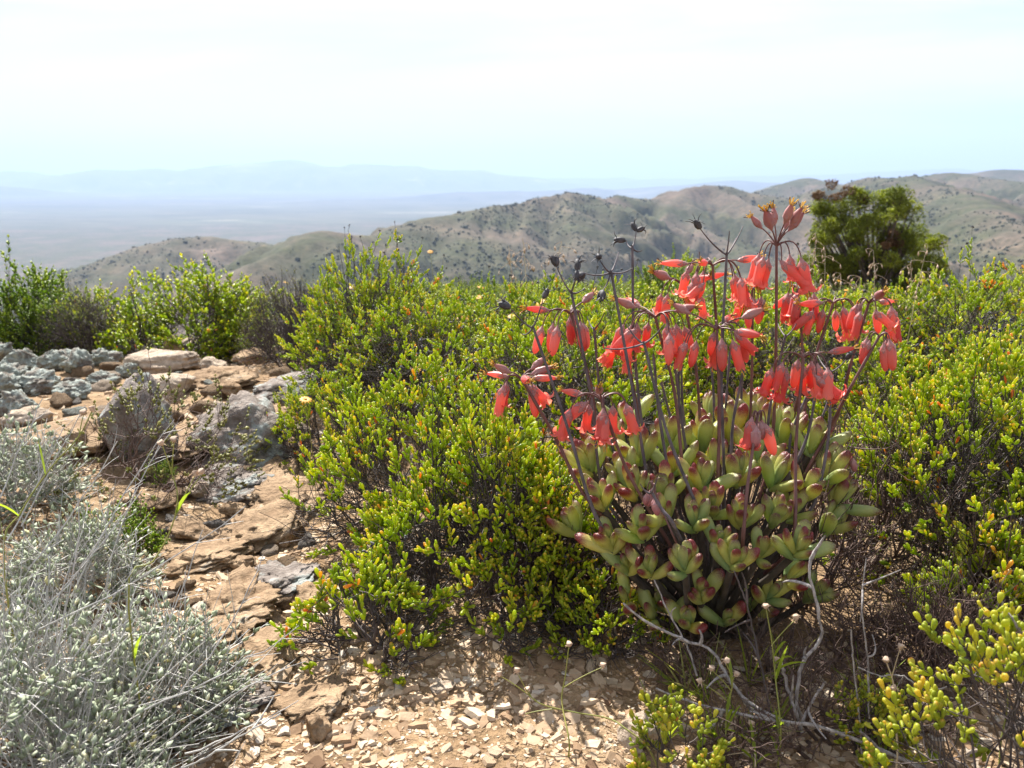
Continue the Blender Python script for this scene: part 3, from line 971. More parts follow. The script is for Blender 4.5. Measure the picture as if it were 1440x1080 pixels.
def dome_shrub(seed, R, H, n1, n2, n3, leaf=None, leafL=0.013, per=10, bare=120, r0=0.005, spread=0.45, erect=0.5,
               squash=None, wob=0.06, sides=(5, 4, 3), leaf_span=(0.35, 1.0), leaf_ang=(25, 50), floor=0.02, shell=(0.85, 1.08), el_lo=0.12, lean=(0, 0), tuft=4.2, redk=1.0, skirt=0.0, barelen=(0.12, 0.38), bareup=0.7):
    """returns (branch geometry args, leaf args, twig tips) of one shrub standing at the origin"""
    r = np.random.default_rng(seed)
    S3 = np.array([R, R, H])
    ln = np.array([lean[0], lean[1], 0])

    def shape(u):
        lob = 1 + 0.30 * vnoise(u * 2.3 + seed * 1.7, seed)
        q = u * S3 * lob[..., None]
        q = q + ln * np.clip(q[..., 2:3] / H, 0, 1)
        q[..., 2] = np.maximum(q[..., 2], floor + 0.02 * r.uniform(0, 1, q.shape[:-1]))
        return q

    a = (np.arange(n1) + r.uniform(-0.4, 0.4, n1)) * 2 * math.pi / n1 * 2.4
    el = np.arcsin(r.uniform(math.sin(el_lo), 0.99, n1))
    d1 = np.stack([np.cos(a) * np.cos(el), np.sin(a) * np.cos(el), np.sin(el)], -1)
    e1 = shape(d1) * r.uniform(0.42, 0.62, n1)[:, None]
    b1 = d1 * np.array([0.025, 0.025, 0]) * (R / 0.3) + np.array([0, 0, -0.012])
    c1 = b1 + (e1 - b1) * np.array([0.62, 0.62, 0.30])
    k1 = 7
    P1 = bez(b1, c1, e1, k1)
    P1[:, 1:-1] += r.normal(size=(n1, k1 - 2, 3)) * wob * 0.25 * R
    R1 = r0 * np.linspace(1.0, 0.5, k1)[None] * r.uniform(0.7, 1.2, n1)[:, None]
    # second order
    p = np.repeat(np.arange(n1), n2)
    m2 = len(p)
    t = r.uniform(0.35, 1.0, m2)
    ii = np.clip((t * (k1 - 1)).astype(int), 0, k1 - 2)
    fr = t * (k1 - 1) - ii
    b2 = P1[p, ii] * (1 - fr)[:, None] + P1[p, ii + 1] * fr[:, None]
    d2 = unit(d1[p] + spread * r.normal(size=(m2, 3)))
    d2[:, 2] = np.abs(d2[:, 2])
    e2 = shape(d2) * r.uniform(0.66, 0.92, m2)[:, None]
    c2 = b2 + (e2 - b2) * 0.5 + np.array([0, 0, -1]) * (np.linalg.norm(e2 - b2, axis=1) * 0.15 * erect)[:, None]
    k2 = 6
    P2 = bez(b2, c2, e2, k2)
    P2[:, 1:-1] += r.normal(size=(m2, k2 - 2, 3)) * wob * 0.16 * R
    R2 = r0 * 0.46 * np.linspace(1, 0.55, k2)[None] * r.uniform(0.7, 1.2, m2)[:, None]
    # twigs
    p = np.repeat(np.arange(m2), n3)
    m3 = len(p)
    t = r.uniform(0.30, 1.0, m3)
    ii = np.clip((t * (k2 - 1)).astype(int), 0, k2 - 2)
    fr = t * (k2 - 1) - ii
    b3 = P2[p, ii] * (1 - fr)[:, None] + P2[p, ii + 1] * fr[:, None]
    d3 = unit(d2[p] + spread * 0.62 * r.normal(size=(m3, 3)))
    d3[:, 2] = np.abs(d3[:, 2])
    e3 = shape(d3) * r.uniform(shell[0], shell[1], m3)[:, None]
    L = np.linalg.norm(e3 - b3, axis=1)
    mx = 0.42 * max(R, H)
    e3 = b3 + (e3 - b3) * np.minimum(1, mx / np.maximum(L, 1e-6))[:, None]
    L = np.linalg.norm(e3 - b3, axis=1)
    c3 = b3 + (e3 - b3) * 0.55 + np.array([0, 0, -1]) * (L * 0.30 * erect)[:, None]
    k3 = 5
    P3 = bez(b3, c3, e3, k3)
    P3[:, 1:-1] += r.normal(size=(m3, k3 - 2, 3)) * wob * 0.06 * R
    R3 = r0 * 0.24 * np.linspace(1, 0.6, k3)[None] * r.uniform(0.8, 1.2, m3)[:, None]
    br = Geo()
    for P, RR, sd in ((P1, R1, sides[0]), (P2, R2, sides[1]), (P3, R3, sides[2])):
        V, F = tubes(P, RR, sd)
        br.add(V, F)
    if bare:
        q = r.integers(0, m2, bare)
        j = r.integers(1, k2 - 1, bare)
        s0 = P2[q, j]
        dd = unit(r.normal(size=(bare, 3)) + np.array([0, 0, bareup]) + d2[q] * 0.6)
        ee = s0 + dd * (r.uniform(barelen[0], barelen[1], bare) * R)[:, None]
        ee[:, 2] = np.maximum(ee[:, 2], 0.01)
        Pb = bez(s0, (s0 + ee) / 2 + r.normal(size=(bare, 3)) * 0.03 * R, ee, 4)
        V, F = tubes(Pb, r0 * 0.20 * np.tile(np.linspace(1, 0.5, 4), (bare, 1)), 3)
        br.add(V, F)
    lv = None
    if leaf is not None and per > 0:
        m = m3 * per
        tw = np.repeat(np.arange(m3), per)
        j = np.tile(np.arange(per), m3)
        tt = leaf_span[0] + (leaf_span[1] - leaf_span[0]) * ((j // 2 * 2 + 1) / per)
        # only the last few centimetres carry leaves
        span = np.minimum(1.0, (leafL * tuft) / np.maximum(L, 1e-4))[tw]
        tt = 1 - (1 - tt) * span / max(1e-6, (1 - leaf_span[0]))
        tt = np.clip(tt, 0.02, 0.999)
        ii = np.clip((tt * (k3 - 1)).astype(int), 0, k3 - 2)
        fr = tt * (k3 - 1) - ii
        LP = P3[tw, ii] * (1 - fr)[:, None] + P3[tw, ii + 1] * fr[:, None]
        T = unit(P3[tw, ii + 1] - P3[tw, ii] + np.array([0, 0, 0.25]) * 0.02)
        phi = (j % 2) * math.pi + (j // 2) * (math.pi / 2) + r.uniform(0, 6.28, m3)[tw] + r.normal(size=m) * 0.25
        X = unit(np.cross(T, np.array([0.31, 0.52, 0.2])))
        Y = np.cross(T, X)
        rad = X * np.cos(phi)[:, None] + Y * np.sin(phi)[:, None]
        an = np.radians(r.uniform(leaf_ang[0], leaf_ang[1], m)) * np.where(tt > 0.93, 0.6, 1.0)
        D = unit(T * np.cos(an)[:, None] + rad * np.sin(an)[:, None] + np.array([0, 0, 0.12]))
        ls = leafL * r.uniform(0.65, 1.2, m) * np.where(tt > 0.9, 0.85, 1.0)
        # leaf inner face looks to the twig
        Xl = unit(np.cross(-rad, D)); Yl = np.cross(D, Xl)
        MM = np.stack([Xl, Yl, D], -1)
        tint = np.clip(0.15 + 0.5 * r.beta(2, 2, m) + 0.22 * r.normal(size=m3)[tw] * 0.6 + 0.25 * (tt > 0.9), 0, 0.93)
        redtw = r.uniform(0, 1, m3)[tw] < 0.06
        red = r.uniform(0, 1, m) < np.where(redtw, 0.16, 0.005) * redk
        tint = np.where(red, r.uniform(0.955, 1, m), tint)
        sel = r.uniform(0, 1, m) < 0.93
        if skirt:
            low = P3[:, -1, 2] < skirt * H
            sel &= ~(low & (r.uniform(0, 1, m3) < 0.8))[tw]
        lv = dict(P=LP[sel], M=MM[sel], s=ls[sel], tint=tint[sel], tipk=np.clip(r.normal(size=m3)[tw] * 0.28 + 0.45 + 0.15 * r.normal(size=m), 0, 1)[sel])
    return br, lv, P3[:, -1], unit(P3[:, -1] - P3[:, -2])


def leaf_geo(leaf, lv, sel=None):
    tv, tf, tz = leaf
    if sel is None:
        sel = np.ones(len(lv['P']), bool)
    k = int(sel.sum())
    V, F = place(tv, tf, lv['M'][sel], lv['P'][sel], lv['s'][sel])
    tip = np.tile(tz, k) * np.repeat(0.55 + 0.45 * lv['tipk'][sel], len(tv))
    return Geo().add(V, F, tint=np.repeat(lv['tint'][sel], len(tv)), tip=tip)


def seed_heads(seed, tips, dirs, count, size=0.006):
    """dry star-shaped capsules on short stalks above the foliage"""
    r = np.random.default_rng(seed)
    top = np.argsort(-(tips[:, 2] + 0.25 * r.normal(size=len(tips)) * tips[:, 2].std()))[:count]
    g = Geo()
    p0 = tips[top]
    d = unit(dirs[top] + np.array([0, 0, 0.8]))
    p1 = p0 + d * r.uniform(0.012, 0.05, count)[:, None]
    V, F = tubes(bez(p0, (p0 + p1) / 2 + r.normal(size=p0.shape) * 0.003, p1, 3), np.full((count, 3), 0.0007), 3)
    g.add(V, F)
    tv, tf, _ = small_leaf(0.5, 0.35)
    m = count * 6
    cc = np.repeat(np.arange(count), 6)
    dd = unit(np.repeat(d, 6, 0) * 0.5 + r.normal(size=(m, 3)) * 0.8)
    V, F = place(tv, tf, frames(dd, r), p1[cc], size * r.uniform(0.7, 1.2, m))
    g.add(V, F)
    return g


LEAF_ME = {}


def leaf_mesh(key, leaf, mat, tint, tipk):
    k = (key, int(tint * 12), int(tipk * 3))
    if k not in LEAF_ME:
        tv, tf, tz = leaf
        LEAF_ME[k] = Geo().add(tv, tf, tint=min(1, (k[1] + 0.5) / 12), tip=tz * (0.55 + 0.15 * (k[2] + 0.5))).mesh('leaf', mat)
    return LEAF_ME[k]


def add_shrub(loc, label, cat, res, leaf, lmat, tmat, group=None, rz=0.0, name='green_shrub', leaf_parts=0, heads=0, seed=1, leafkey='club', leaf_name='leaf'):
    root = thing(name, loc, label, cat, group)
    root.rotation_euler = (0, 0, rz)
    br, lv, tips, dirs = res
    link('branches', br.mesh('branches', tmat), root)
    if lv is not None:
        sel = np.ones(len(lv['P']), bool)
        if leaf_parts:
            c, s_ = math.cos(rz), math.sin(rz)
            W = lv['P'] @ np.array([[c, -s_, 0], [s_, c, 0], [0, 0, 1]]).T + np.asarray(loc)
            dist = np.linalg.norm(W - CAMP, axis=1)
            # what is in the frame, nearest first
            rel = W - CAMP
            dep = rel @ FWD
            u = rel[:, 0] / np.maximum(dep, 0.05) * FPX + 720
            v = 540 - (rel @ UPV) / np.maximum(dep, 0.05) * FPX
            off = (u < 0) | (u > 1440) | (v < 0) | (v > 1080)
            pick = np.argsort(dist / lv['s'] + off * 1e6)[:leaf_parts]
            sel[pick] = False
            for i in pick:
                o = link(leaf_name, leaf_mesh(leafkey, leaf, lmat, float(lv['tint'][i]), float(lv['tipk'][i])), root)
                o.matrix_basis = Matrix(np.vstack([np.hstack([lv['M'][i] * lv['s'][i], lv['P'][i][:, None]]), [0, 0, 0, 1]]).tolist())
        f = link('foliage', leaf_geo(leaf, lv, sel).mesh('foliage', lmat), root)
        f['kind'] = 'stuff'
    if heads:
        h = link('seed_heads', seed_heads(seed, tips, dirs, heads).mesh('seed_heads', M['capsule']), root)
        h['kind'] = 'stuff'
    return root


def copy_thing(root, loc, rz=0.0, sc=1.0, label=None, group=None):
    c = root.copy()
    COL.objects.link(c)
    c.location = tuple(loc)
    c.rotation_euler = (0, 0, rz)
    c.scale = (sc, sc, sc) if np.isscalar(sc) else sc
    if label: c['label'] = label
    if group: c['group'] = group
    for ch in root.children:
        k = ch.copy()
        COL.objects.link(k)
        k.parent = c
    return c


# ------------------------------------------------------------------ the green shrubs
def gpt(px, py):
    return ground_at(px, py)


GREEN = dict(leaf=CLUB, leafL=0.0185, per=9, bare=420, r0=0.0046, wob=0.13, tuft=1.9, leaf_ang=(20, 60), skirt=0.36)
near = []   # reusable full-detail shrubs
p = gpt(690, 838)
res = dome_shrub(1001, 0.27, 0.40, 16, 8, 7, el_lo=0.04, lean=(-0.02, 0), **dict(GREEN, skirt=0.22, bare=700))
front = add_shrub(p, 'broad green shrub left of the succulent, its lowest branches trailing on the stones',
                  'shrub', res, CLUB, M['leaf_green'], M['twig_dark'], leaf_parts=300, heads=26, seed=1)
res = dome_shrub(1002, 0.33, 0.42, 14, 8, 7, el_lo=0.10, **GREEN)
mid = add_shrub(gpt(610, 740), 'wide green shrub reaching out over the stony path with orange tipped leaves', 'shrub', res, CLUB,
                M['leaf_green'], M['twig_dark'], heads=22, seed=2, rz=0.4)
near.append(mid)
res = dome_shrub(1003, 0.33, 0.46, 13, 8, 7, el_lo=0.3, **dict(GREEN, bare=420))
right = add_shrub(gpt(1355, 800), 'tall green shrub with bare dark lower stems right of the succulent', 'shrub', res, CLUB,
                  M['leaf_green'], M['twig_dark'], heads=20, seed=3, leaf_parts=300)
res = dome_shrub(1004, 0.42, 0.50, 12, 8, 6, el_lo=0.15, **GREEN)
back = add_shrub(gpt(790, 690), 'green shrub standing behind the leftmost red flowers', 'shrub', res, CLUB,
                 M['leaf_green'], M['twig_dark'], heads=20, seed=4)
near.append(back)
res = dome_shrub(1005, 0.17, 0.36, 9, 6, 4, leaf=CLUBFAT, leafL=0.0150, per=7, bare=90, r0=0.0042, wob=0.16, el_lo=0.2, tuft=2.4, leaf_ang=(25, 66))
corner = add_shrub(np.array([0.62, 0.84, gz(0.62, 0.84)]), 'yellow green shrub with orange tipped bead-like leaves in the foreground by the dead sticks', 'shrub', res,
                   CLUBFAT, M['leaf_yellow'], M['twig_dark'], name='yellow_shrub', leaf_parts=300, seed=5, leafkey='clubyellow')
res = dome_shrub(1006, 0.085, 0.14, 5, 4, 4, leaf=CLUBFAT, leafL=0.0120, per=7, bare=16, r0=0.0028, wob=0.14, el_lo=0.3, tuft=2.4, leaf_ang=(25, 66))
sprig = add_shrub(gpt(950, 1110), 'small yellow green sprig in front of the rounded tan stone', 'shrub', res, CLUBFAT, M['leaf_yellow'], M['twig_dark'],
                  name='yellow_shrub', leaf_parts=200, seed=6, leafkey='clubyellow')
copy_thing(sprig, gpt(1215, 1065), 1.3, 0.9, 'sparse yellow green sprig among the dead sticks')

res = dome_shrub(1008, 0.17, 0.15, 10, 5, 3, el_lo=0.02, **dict(GREEN, per=8, bare=160, skirt=0.35, r0=0.0042))
trail = add_shrub(gpt(520, 915), 'low sparse green shrub spreading over sunlit stones at the front', 'shrub', res, CLUB, M['leaf_green'], M['twig_dark'], heads=5, seed=8)
copy_thing(trail, gpt(1400, 890), 1.0, 1.15, 'low green shrub between the tall right shrub and the yellow shrub')
copy_thing(trail, gpt(840, 905), 2.5, 0.8, 'low green shrub at the left foot of the succulent')
copy_thing(trail, gpt(1440, 830), 3.5, 1.5, 'low green shrub under the right edge of the tall shrub')
res = dome_shrub(1007, 0.27, 0.60, 9, 5, 5, el_lo=0.5, **dict(GREEN, bare=120, skirt=0.3))
add_shrub(gpt(520, 565), 'tall narrow green shrub with seed heads rising above the thicket by the path end', 'shrub', res, CLUB, M['leaf_green'], M['twig_dark'], heads=16, seed=7)

# full-detail copies behind
SPOT = [(610, 600, 'green shrub in the middle of the thicket left of the flowers', 0.95, 1),
        (545, 560, 'tall open green shrub with dark stems and seed heads above the path end', 1.0, 1),
        (720, 560, 'green shrub behind the leftmost dried flower stalks', 1.1, 0),
        (470, 640, 'sparse green shrub leaning over the path from the thicket', 0.62, 0),
        (1265, 690, 'green shrub directly behind the right side of the succulent', 0.95, 0),
        (1420, 760, 'dense green shrub beside the tall shrub with bare stems', 0.98, 1),
        (1440, 640, 'dense bright green shrub behind the tall bare-stemmed shrub', 1.0, 0),
        (1120, 610, 'green shrub behind the middle of the succulent', 1.0, 1),
        (970, 600, 'green shrub behind the left half of the succulent', 1.0, 0),
        (860, 610, 'green shrub between the succulent and the leftmost flower stalk', 0.95, 1),
        (1340, 575, 'rounded green shrub with grey seed heads in the right thicket', 1.05, 1),
        (1210, 560, 'green shrub under the rightmost red flowers', 1.0, 0),
        (1460, 545, 'green shrub beside the single orange daisy of the right thicket', 1.1, 1)]
for i, (a, b_, lab, sc_, w_) in enumerate(SPOT):
    copy_thing(near[w_], gpt(a, b_), 1.1 + i * 1.9, sc_, lab)

# lighter shrubs for the thicket that covers the hilltop
FARS = []
for i in range(4):
    res = dome_shrub(1100 + i, 0.42, 0.42, 9, 6, 5, leaf=NARROW if i == 3 else OVAL, leafL=0.027, per=8, bare=60, r0=0.005, wob=0.1, sides=(4, 3, 3), el_lo=0.1, tuft=2.8, redk=0.6, skirt=0.25)
    FARS.append((res, i))
rng = np.random.default_rng(9)
protos = [None] * 4
pts = []
tries = 0
while len(pts) < 150 and tries < 9000:
    tries += 1
    d = 3.2 * (27 / 3.2) ** rng.uniform(0, 1)
    u = rng.uniform(380, 1560)
    x = (u - 720) / FPX * d * 1.03
    if x < -0.75 and d < 6.0: continue
    if d > float(hill_edge(np.array([x]), np.array([d]))[0]) + 1: continue
    if math.hypot(x - 11.3, d - 25) < 1.8: continue
    sp = 0.33 + 0.055 * d
    if any((x - a) ** 2 + (d - b_) ** 2 < sp * sp for a, b_ in pts): continue
    pts.append((x, d))
for i, (x, d) in enumerate(pts):
    k = i % 4
    look = ('low green shrub with grey seed heads', 'low olive green shrub', 'spreading low green shrub', 'feathery narrow-leaved shrub')[k]
    u_ = 720 + x / d * FPX * 0.985
    where = ('by the round tree' if d > 14 and abs(u_ - 1235) < 150 else 'along the far edge of the hilltop' if d > 14 else
             'behind the topmost red flowers' if 960 < u_ < 1180 else 'behind the dried seed stalks' if 700 < u_ <= 960 else
             'above the end of the path' if u_ <= 700 else 'beyond the right thicket')
    if d < 6: where = 'close ' + where
    lab = look + ' ' + where
    rz, s_ = rng.uniform(0, 6.28), rng.uniform(0.75, 1.1) * (0.82 + 0.014 * d)
    loc = (x, d, gz(x, d))
    grp = 'low shrubs of the hilltop thicket'
    if protos[k] is None:
        protos[k] = add_shrub(loc, lab, 'shrub', FARS[k][0], NARROW if k == 3 else OVAL, M['leaf_bush'] if k in (1, 3) else M['leaf_green'], M['twig_dark'], grp,
                              heads=14 if k != 3 else 0, seed=20 + k)
        protos[k].rotation_euler = (0, 0, rz); protos[k].scale = (s_, s_, s_)
    else:
        copy_thing(protos[k], loc, rz, s_, lab)

rng = np.random.default_rng(19)
for i in range(22):
    x, d = rng.uniform(-5.6, -2.3), rng.uniform(0.6, 5.2)
    if x / d > -0.66: continue
    copy_thing(protos[i % 4], (x, d, gz(x, d)), rng.uniform(0, 6.28), rng.uniform(0.7, 1.05), 'low shrub on the slope beyond the silver shrubs', 'low shrubs beyond the silver shrubs')

# bushes along the far edge of the rocky ridge
BUSH = dict(leaf=FLAT, leafL=0.032, per=11, bare=120, r0=0.007, wob=0.1, redk=0.25, tuft=3.2)
res = dome_shrub(1201, 0.42, 0.66, 10, 7, 6, el_lo=0.25, **BUSH)
bushA = add_shrub(np.array([-2.85, 4.9, gz(-2.85, 4.9)]), 'upright green bush at the far left end of the lichen rocks', 'bush', res, FLAT, M['leaf_bush'], M['twig_dark'], name='green_bush')
res = dome_shrub(1202, 0.50, 0.50, 11, 8, 6, el_lo=0.10, **BUSH)
bushB = add_shrub(np.array([-1.85, 4.75, gz(-1.85, 4.75)]), 'rounded yellow green bush behind the flat pale stone', 'bush', res, FLAT, M['leaf_green'], M['twig_dark'], name='green_bush')
copy_thing(bushB, np.array([-1.5, 4.9, gz(-1.5, 4.9)]), 2.0, 0.8, 'yellow green bush right of the rounded bush behind the flat pale stone')
copy_thing(bushB, np.array([-2.35, 4.9, gz(-2.35, 4.9)]), 4.0, 0.75, 'yellow green bush left of the rounded bush, beside bare grey twigs')
copy_thing(bushA, np.array([-2.62, 4.75, gz(-2.62, 4.75)]), 4.0, 0.62, 'small dark green bush beside the upright bush at the rock ridge end')
copy_thing(bushA, np.array([1.35, 7.4, gz(1.35, 7.4)]), 2.0, 0.85, 'green bush on the skyline left of the topmost flowers')
copy_thing(bushB, np.array([1.75, 8.6, gz(1.75, 8.6)]), 1.0, 1.15, 'rounded bright bush on the skyline between dried stalks and topmost flowers')

res = dome_shrub(1301, 0.26, 0.42, 14, 8, 6, leaf=FLAT, leafL=0.010, per=2, bare=320, r0=0.004, wob=0.12, el_lo=0.55)
deadA = add_shrub(gpt(405, 520), 'dark twiggy nearly leafless bush at the far end of the path', 'bush', res, FLAT, M['leaf_dry'], M['twig_dark'], name='bare_bush')
copy_thing(deadA, np.array([-2.32, 4.6, gz(-2.32, 4.6)]), 1.3, 0.95, 'dark bare twiggy bush between the green bushes of the rock ridge')
copy_thing(deadA, np.array([-1.08, 4.5, gz(-1.08, 4.5)]), 2.3, 1.1, 'dark bare twiggy bush behind the far end of the path')
copy_thing(deadA, np.array([-0.72, 4.6, gz(-0.72, 4.6)]), 3.3, 1.25, 'dark dry bush on the skyline among the green shrubs')
res = dome_shrub(1305, 0.26, 0.42, 11, 6, 4, leaf=FLAT, leafL=0.012, per=1, bare=110, r0=0.0058, wob=0.14, el_lo=0.5)
deadB = add_shrub(gpt(1000, 840), 'dark bare twigs behind the foot of the succulent', 'bush', res, FLAT, M['leaf_dry'], M['twig_brown'], name='bare_bush')
deadB.scale = (0.7, 0.7, 0.7)
copy_thing(deadB, gpt(1215, 800), 0.6, 0.85, 'tangle of dark bare twigs right beside the succulent')
copy_thing(deadB, gpt(1130, 850), 2.6, 0.75, 'dark bare twigs under the right side of the succulent')
copy_thing(deadB, gpt(880, 850), 4.6, 0.75, 'dark bare twigs between front shrub and succulent')

copy_thing(deadB, gpt(1390, 880), 3.9, 0.6, 'dark bare twigs behind the yellow green corner shrub')
copy_thing(deadB, gpt(770, 850), 3.1, 0.65, 'dark bare twigs inside the right side of the trailing front shrub')
res = dome_shrub(1304, 0.15, 0.17, 9, 4, 3, leaf=None, per=0, bare=40, r0=0.0036, wob=0.2, el_lo=0.25, spread=0.6)
drytw = add_shrub(gpt(1150, 1040), 'low tangle of dry brown twigs at the foot of the crooked branch', 'dry twigs', res, FLAT, M['leaf_dry'], M['twig_brown'], name='dry_twigs')
copy_thing(drytw, gpt(1270, 1010), 2.2, 0.9, 'low tangle of dry brown twigs beside the yellow shrub')
copy_thing(drytw, gpt(1040, 1070), 4.1, 0.8, 'low tangle of dry brown twigs right of the small sprig')
copy_thing(drytw, gpt(1200, 930), 1.1, 0.85, 'low tangle of dry brown twigs right of the crooked branch')
copy_thing(drytw, gpt(1090, 960), 0.4, 0.8, 'low tangle of dry brown twigs before the foot of the succulent')
copy_thing(drytw, gpt(960, 960), 3.3, 0.75, 'low tangle of dry brown twigs beside the arching dead branch')
copy_thing(drytw, gpt(1280, 940), 2.8, 0.95, 'low tangle of dry brown twigs below the gap right of the succulent')
copy_thing(deadB, gpt(1330, 960), 0.9, 0.5, 'upright dark bare twigs behind the yellow shrub')
copy_thing(drytw, gpt(1330, 930), 5.1, 0.9, 'low tangle of dry brown twigs under the tall right shrub')
res = dome_shrub(1302, 0.32, 0.33, 8, 5, 5, leaf=OVAL, leafL=0.014, per=7, tuft=2.2, bare=30, r0=0.0038, wob=0.16, el_lo=0.35, spread=0.55)
add_shrub(gpt(208, 690), 'sparse brown-stemmed bush with tiny yellowish leaves before the big grey block', 'bush', res, OVAL, M['leaf_dry'], M['twig_brown'], name='sparse_bush')
res = dome_shrub(1303, 0.11, 0.14, 8, 6, 5, leaf=OVAL, leafL=0.009, per=10, bare=30, r0=0.002, wob=0.1, el_lo=0.4)
tuft = add_shrub(gpt(170, 790), 'little bright green herb at the edge of the silver shrub', 'herb', res, OVAL, M['leaf_bush'], M['twig_brown'], name='green_herb')
copy_thing(tuft, gpt(225, 680), 2.0, 0.5, 'tiny green herb at the foot of the bare bush')

# ------------------------------------------------------------------ the silver shrub
SIL = dict(leaf=SILV, leafL=0.0165, r0=0.0042, wob=0.09, leaf_ang=(18, 70), erect=0.2, redk=3.0, tuft=4.0, shell=(0.55, 1.15), barelen=(0.2, 0.75), bareup=1.5)


def straws(seed, root, spots, mat, name='dry_stem', rad=0.0011):
    r = np.random.default_rng(seed)
    for a, b_ in spots:
        a = np.asarray(a); b_ = np.asarray(b_)
        mid_ = (a + b_) / 2 + r.normal(size=3) * 0.06 * np.linalg.norm(b_ - a)
        g = Geo()
        P = bez([a], [mid_], [b_], 9)
        P[:, 1:-1] += r.normal(size=(1, 7, 3)) * 0.0015
        V, F = tubes(P, rad * np.linspace(1.2, 0.55, 9)[None], 5)
        g.add(V, F)
        m = r.integers(2, 5)
        j = r.integers(4, 8, m)
        s0 = P[0, j]
        d = unit(unit(b_ - a) + r.normal(size=(m, 3)) * 0.5)
        V, F = tubes(bez(s0, s0 + d * 0.015 + r.normal(size=(m, 3)) * 0.003, s0 + d * r.uniform(0.02, 0.06, m)[:, None], 4), np.tile(rad * np.linspace(0.6, 0.3, 4), (m, 1)), 3)
        g.add(V, F)
        link(name, g.mesh(name, mat, origin=root.location), root)


res = dome_shrub(1401, 0.25, 0.32, 14, 9, 7, per=6, bare=900, el_lo=0.12, **SIL)
silA = add_shrub(np.array([-0.66, 0.98, gz(-0.66, 0.98)]), 'large silver grey felted shrub with long pale dry stems beside the path', 'shrub', res, SILV,
                 M['leaf_silver'], M['twig_silver'], name='silver_shrub', leaf_parts=300, leafkey='silver')
silA_o = np.array(silA.location)
sp = []
for (a, b_, Y) in [((20, 900), (345, 712), 1.05), ((180, 1000), (285, 745), 1.05), ((60, 860), (200, 690), 1.1), ((40, 800), (165, 620), 1.2), ((10, 760), (90, 600), 1.25),
                   ((100, 840), (245, 590), 1.2), ((150, 820), (250, 595), 1.25), ((0, 700), (60, 560), 1.3), ((30, 740), (120, 570), 1.3), ((200, 1000), (420, 880), 1.0),
                   ((240, 1040), (430, 930), 1.0), ((120, 1060), (260, 870), 0.95), ((250, 980), (370, 780), 1.05), ((60, 1000), (190, 800), 0.98), ((0, 960), (150, 745), 1.0),
                   ((260, 1060), (420, 985), 0.98), ((30, 1030), (110, 700), 0.96), ((170, 900), (190, 745), 1.1)]:
    sp.append((at(a[0], a[1], Y - 0.02), at(b_[0], b_[1], Y + 0.05)))
straws(3, silA, sp, M['twig_silver'])
res = dome_shrub(1402, 0.17, 0.20, 10, 7, 6, per=6, bare=340, el_lo=0.1, **SIL)
silB = add_shrub(gpt(225, 1000), 'low silver grey shrub spreading onto the path edge', 'shrub', res, SILV, M['leaf_silver'], M['twig_silver'], name='silver_shrub')
copy_thing(silB, gpt(95, 850), 2.4, 1.0, 'silver grey shrub behind the large silver shrub, near the green herb')
copy_thing(silB, np.array([-0.42, 0.80, gz(-0.42, 0.80)]), 1.2, 0.85, 'low silver grey shrub in front of the large silver shrub')
copy_thing(silB, gpt(20, 720), 4.0, 1.2, 'silver grey shrub beside the brown layered boulder')

# ------------------------------------------------------------------ the red flowering succulent
base = gpt(1015, 885)
base[2] -= 0.01
plant = thing('flowering_succulent', base, 'succulent with plump pale green red-tipped leaves and nodding red bell flowers', 'succulent')
CEN = np.array([at(1005, 780, 1.42)[0], 1.42, 0.16])


def fat_leaf(seed, curl):
    r = np.random.default_rng(seed)
    t = np.array([0, 0.06, 0.18, 0.34, 0.52, 0.70, 0.84, 0.93, 0.98, 1.0])
    w = np.array([0.070, 0.082, 0.110, 0.140, 0.165, 0.174, 0.156, 0.112, 0.060, 0.010]) * r.uniform(0.92, 1.1)
    th = np.array([0.06, 0.075, 0.10, 0.125, 0.138, 0.132, 0.105, 0.07, 0.036, 0.006]) * r.uniform(0.9, 1.1)
    sg = 12
    V, tip = [], []
    for k, tt in enumerate(t):
        for j in range(sg):
            a = 2 * math.pi * j / sg
            ca, sa = math.cos(a), math.sin(a)
            ex = abs(ca) ** 0.85 * math.copysign(1, ca)
            V.append((w[k] * ex, th[k] * sa + curl * tt * tt, tt))
            tip.append(tt * 0.97 + 0.05 * abs(ca) * tt)
    V = np.array(V)
    V[:, :] += 0.012 * fbm(V * 4 + seed, 2, seed)[:, None] * V[:, 2:3]
    idx = np.arange(len(t) * sg).reshape(len(t), sg)
    nx = np.roll(idx, -1, 1)
    F = np.stack([idx[:-1], nx[:-1], nx[1:], idx[1:]], -1).reshape(-1, 4)
    return Geo().add(V, F, tip=np.clip(np.array(tip), 0, 1)).mesh('leaf', M['cot_leaf'])


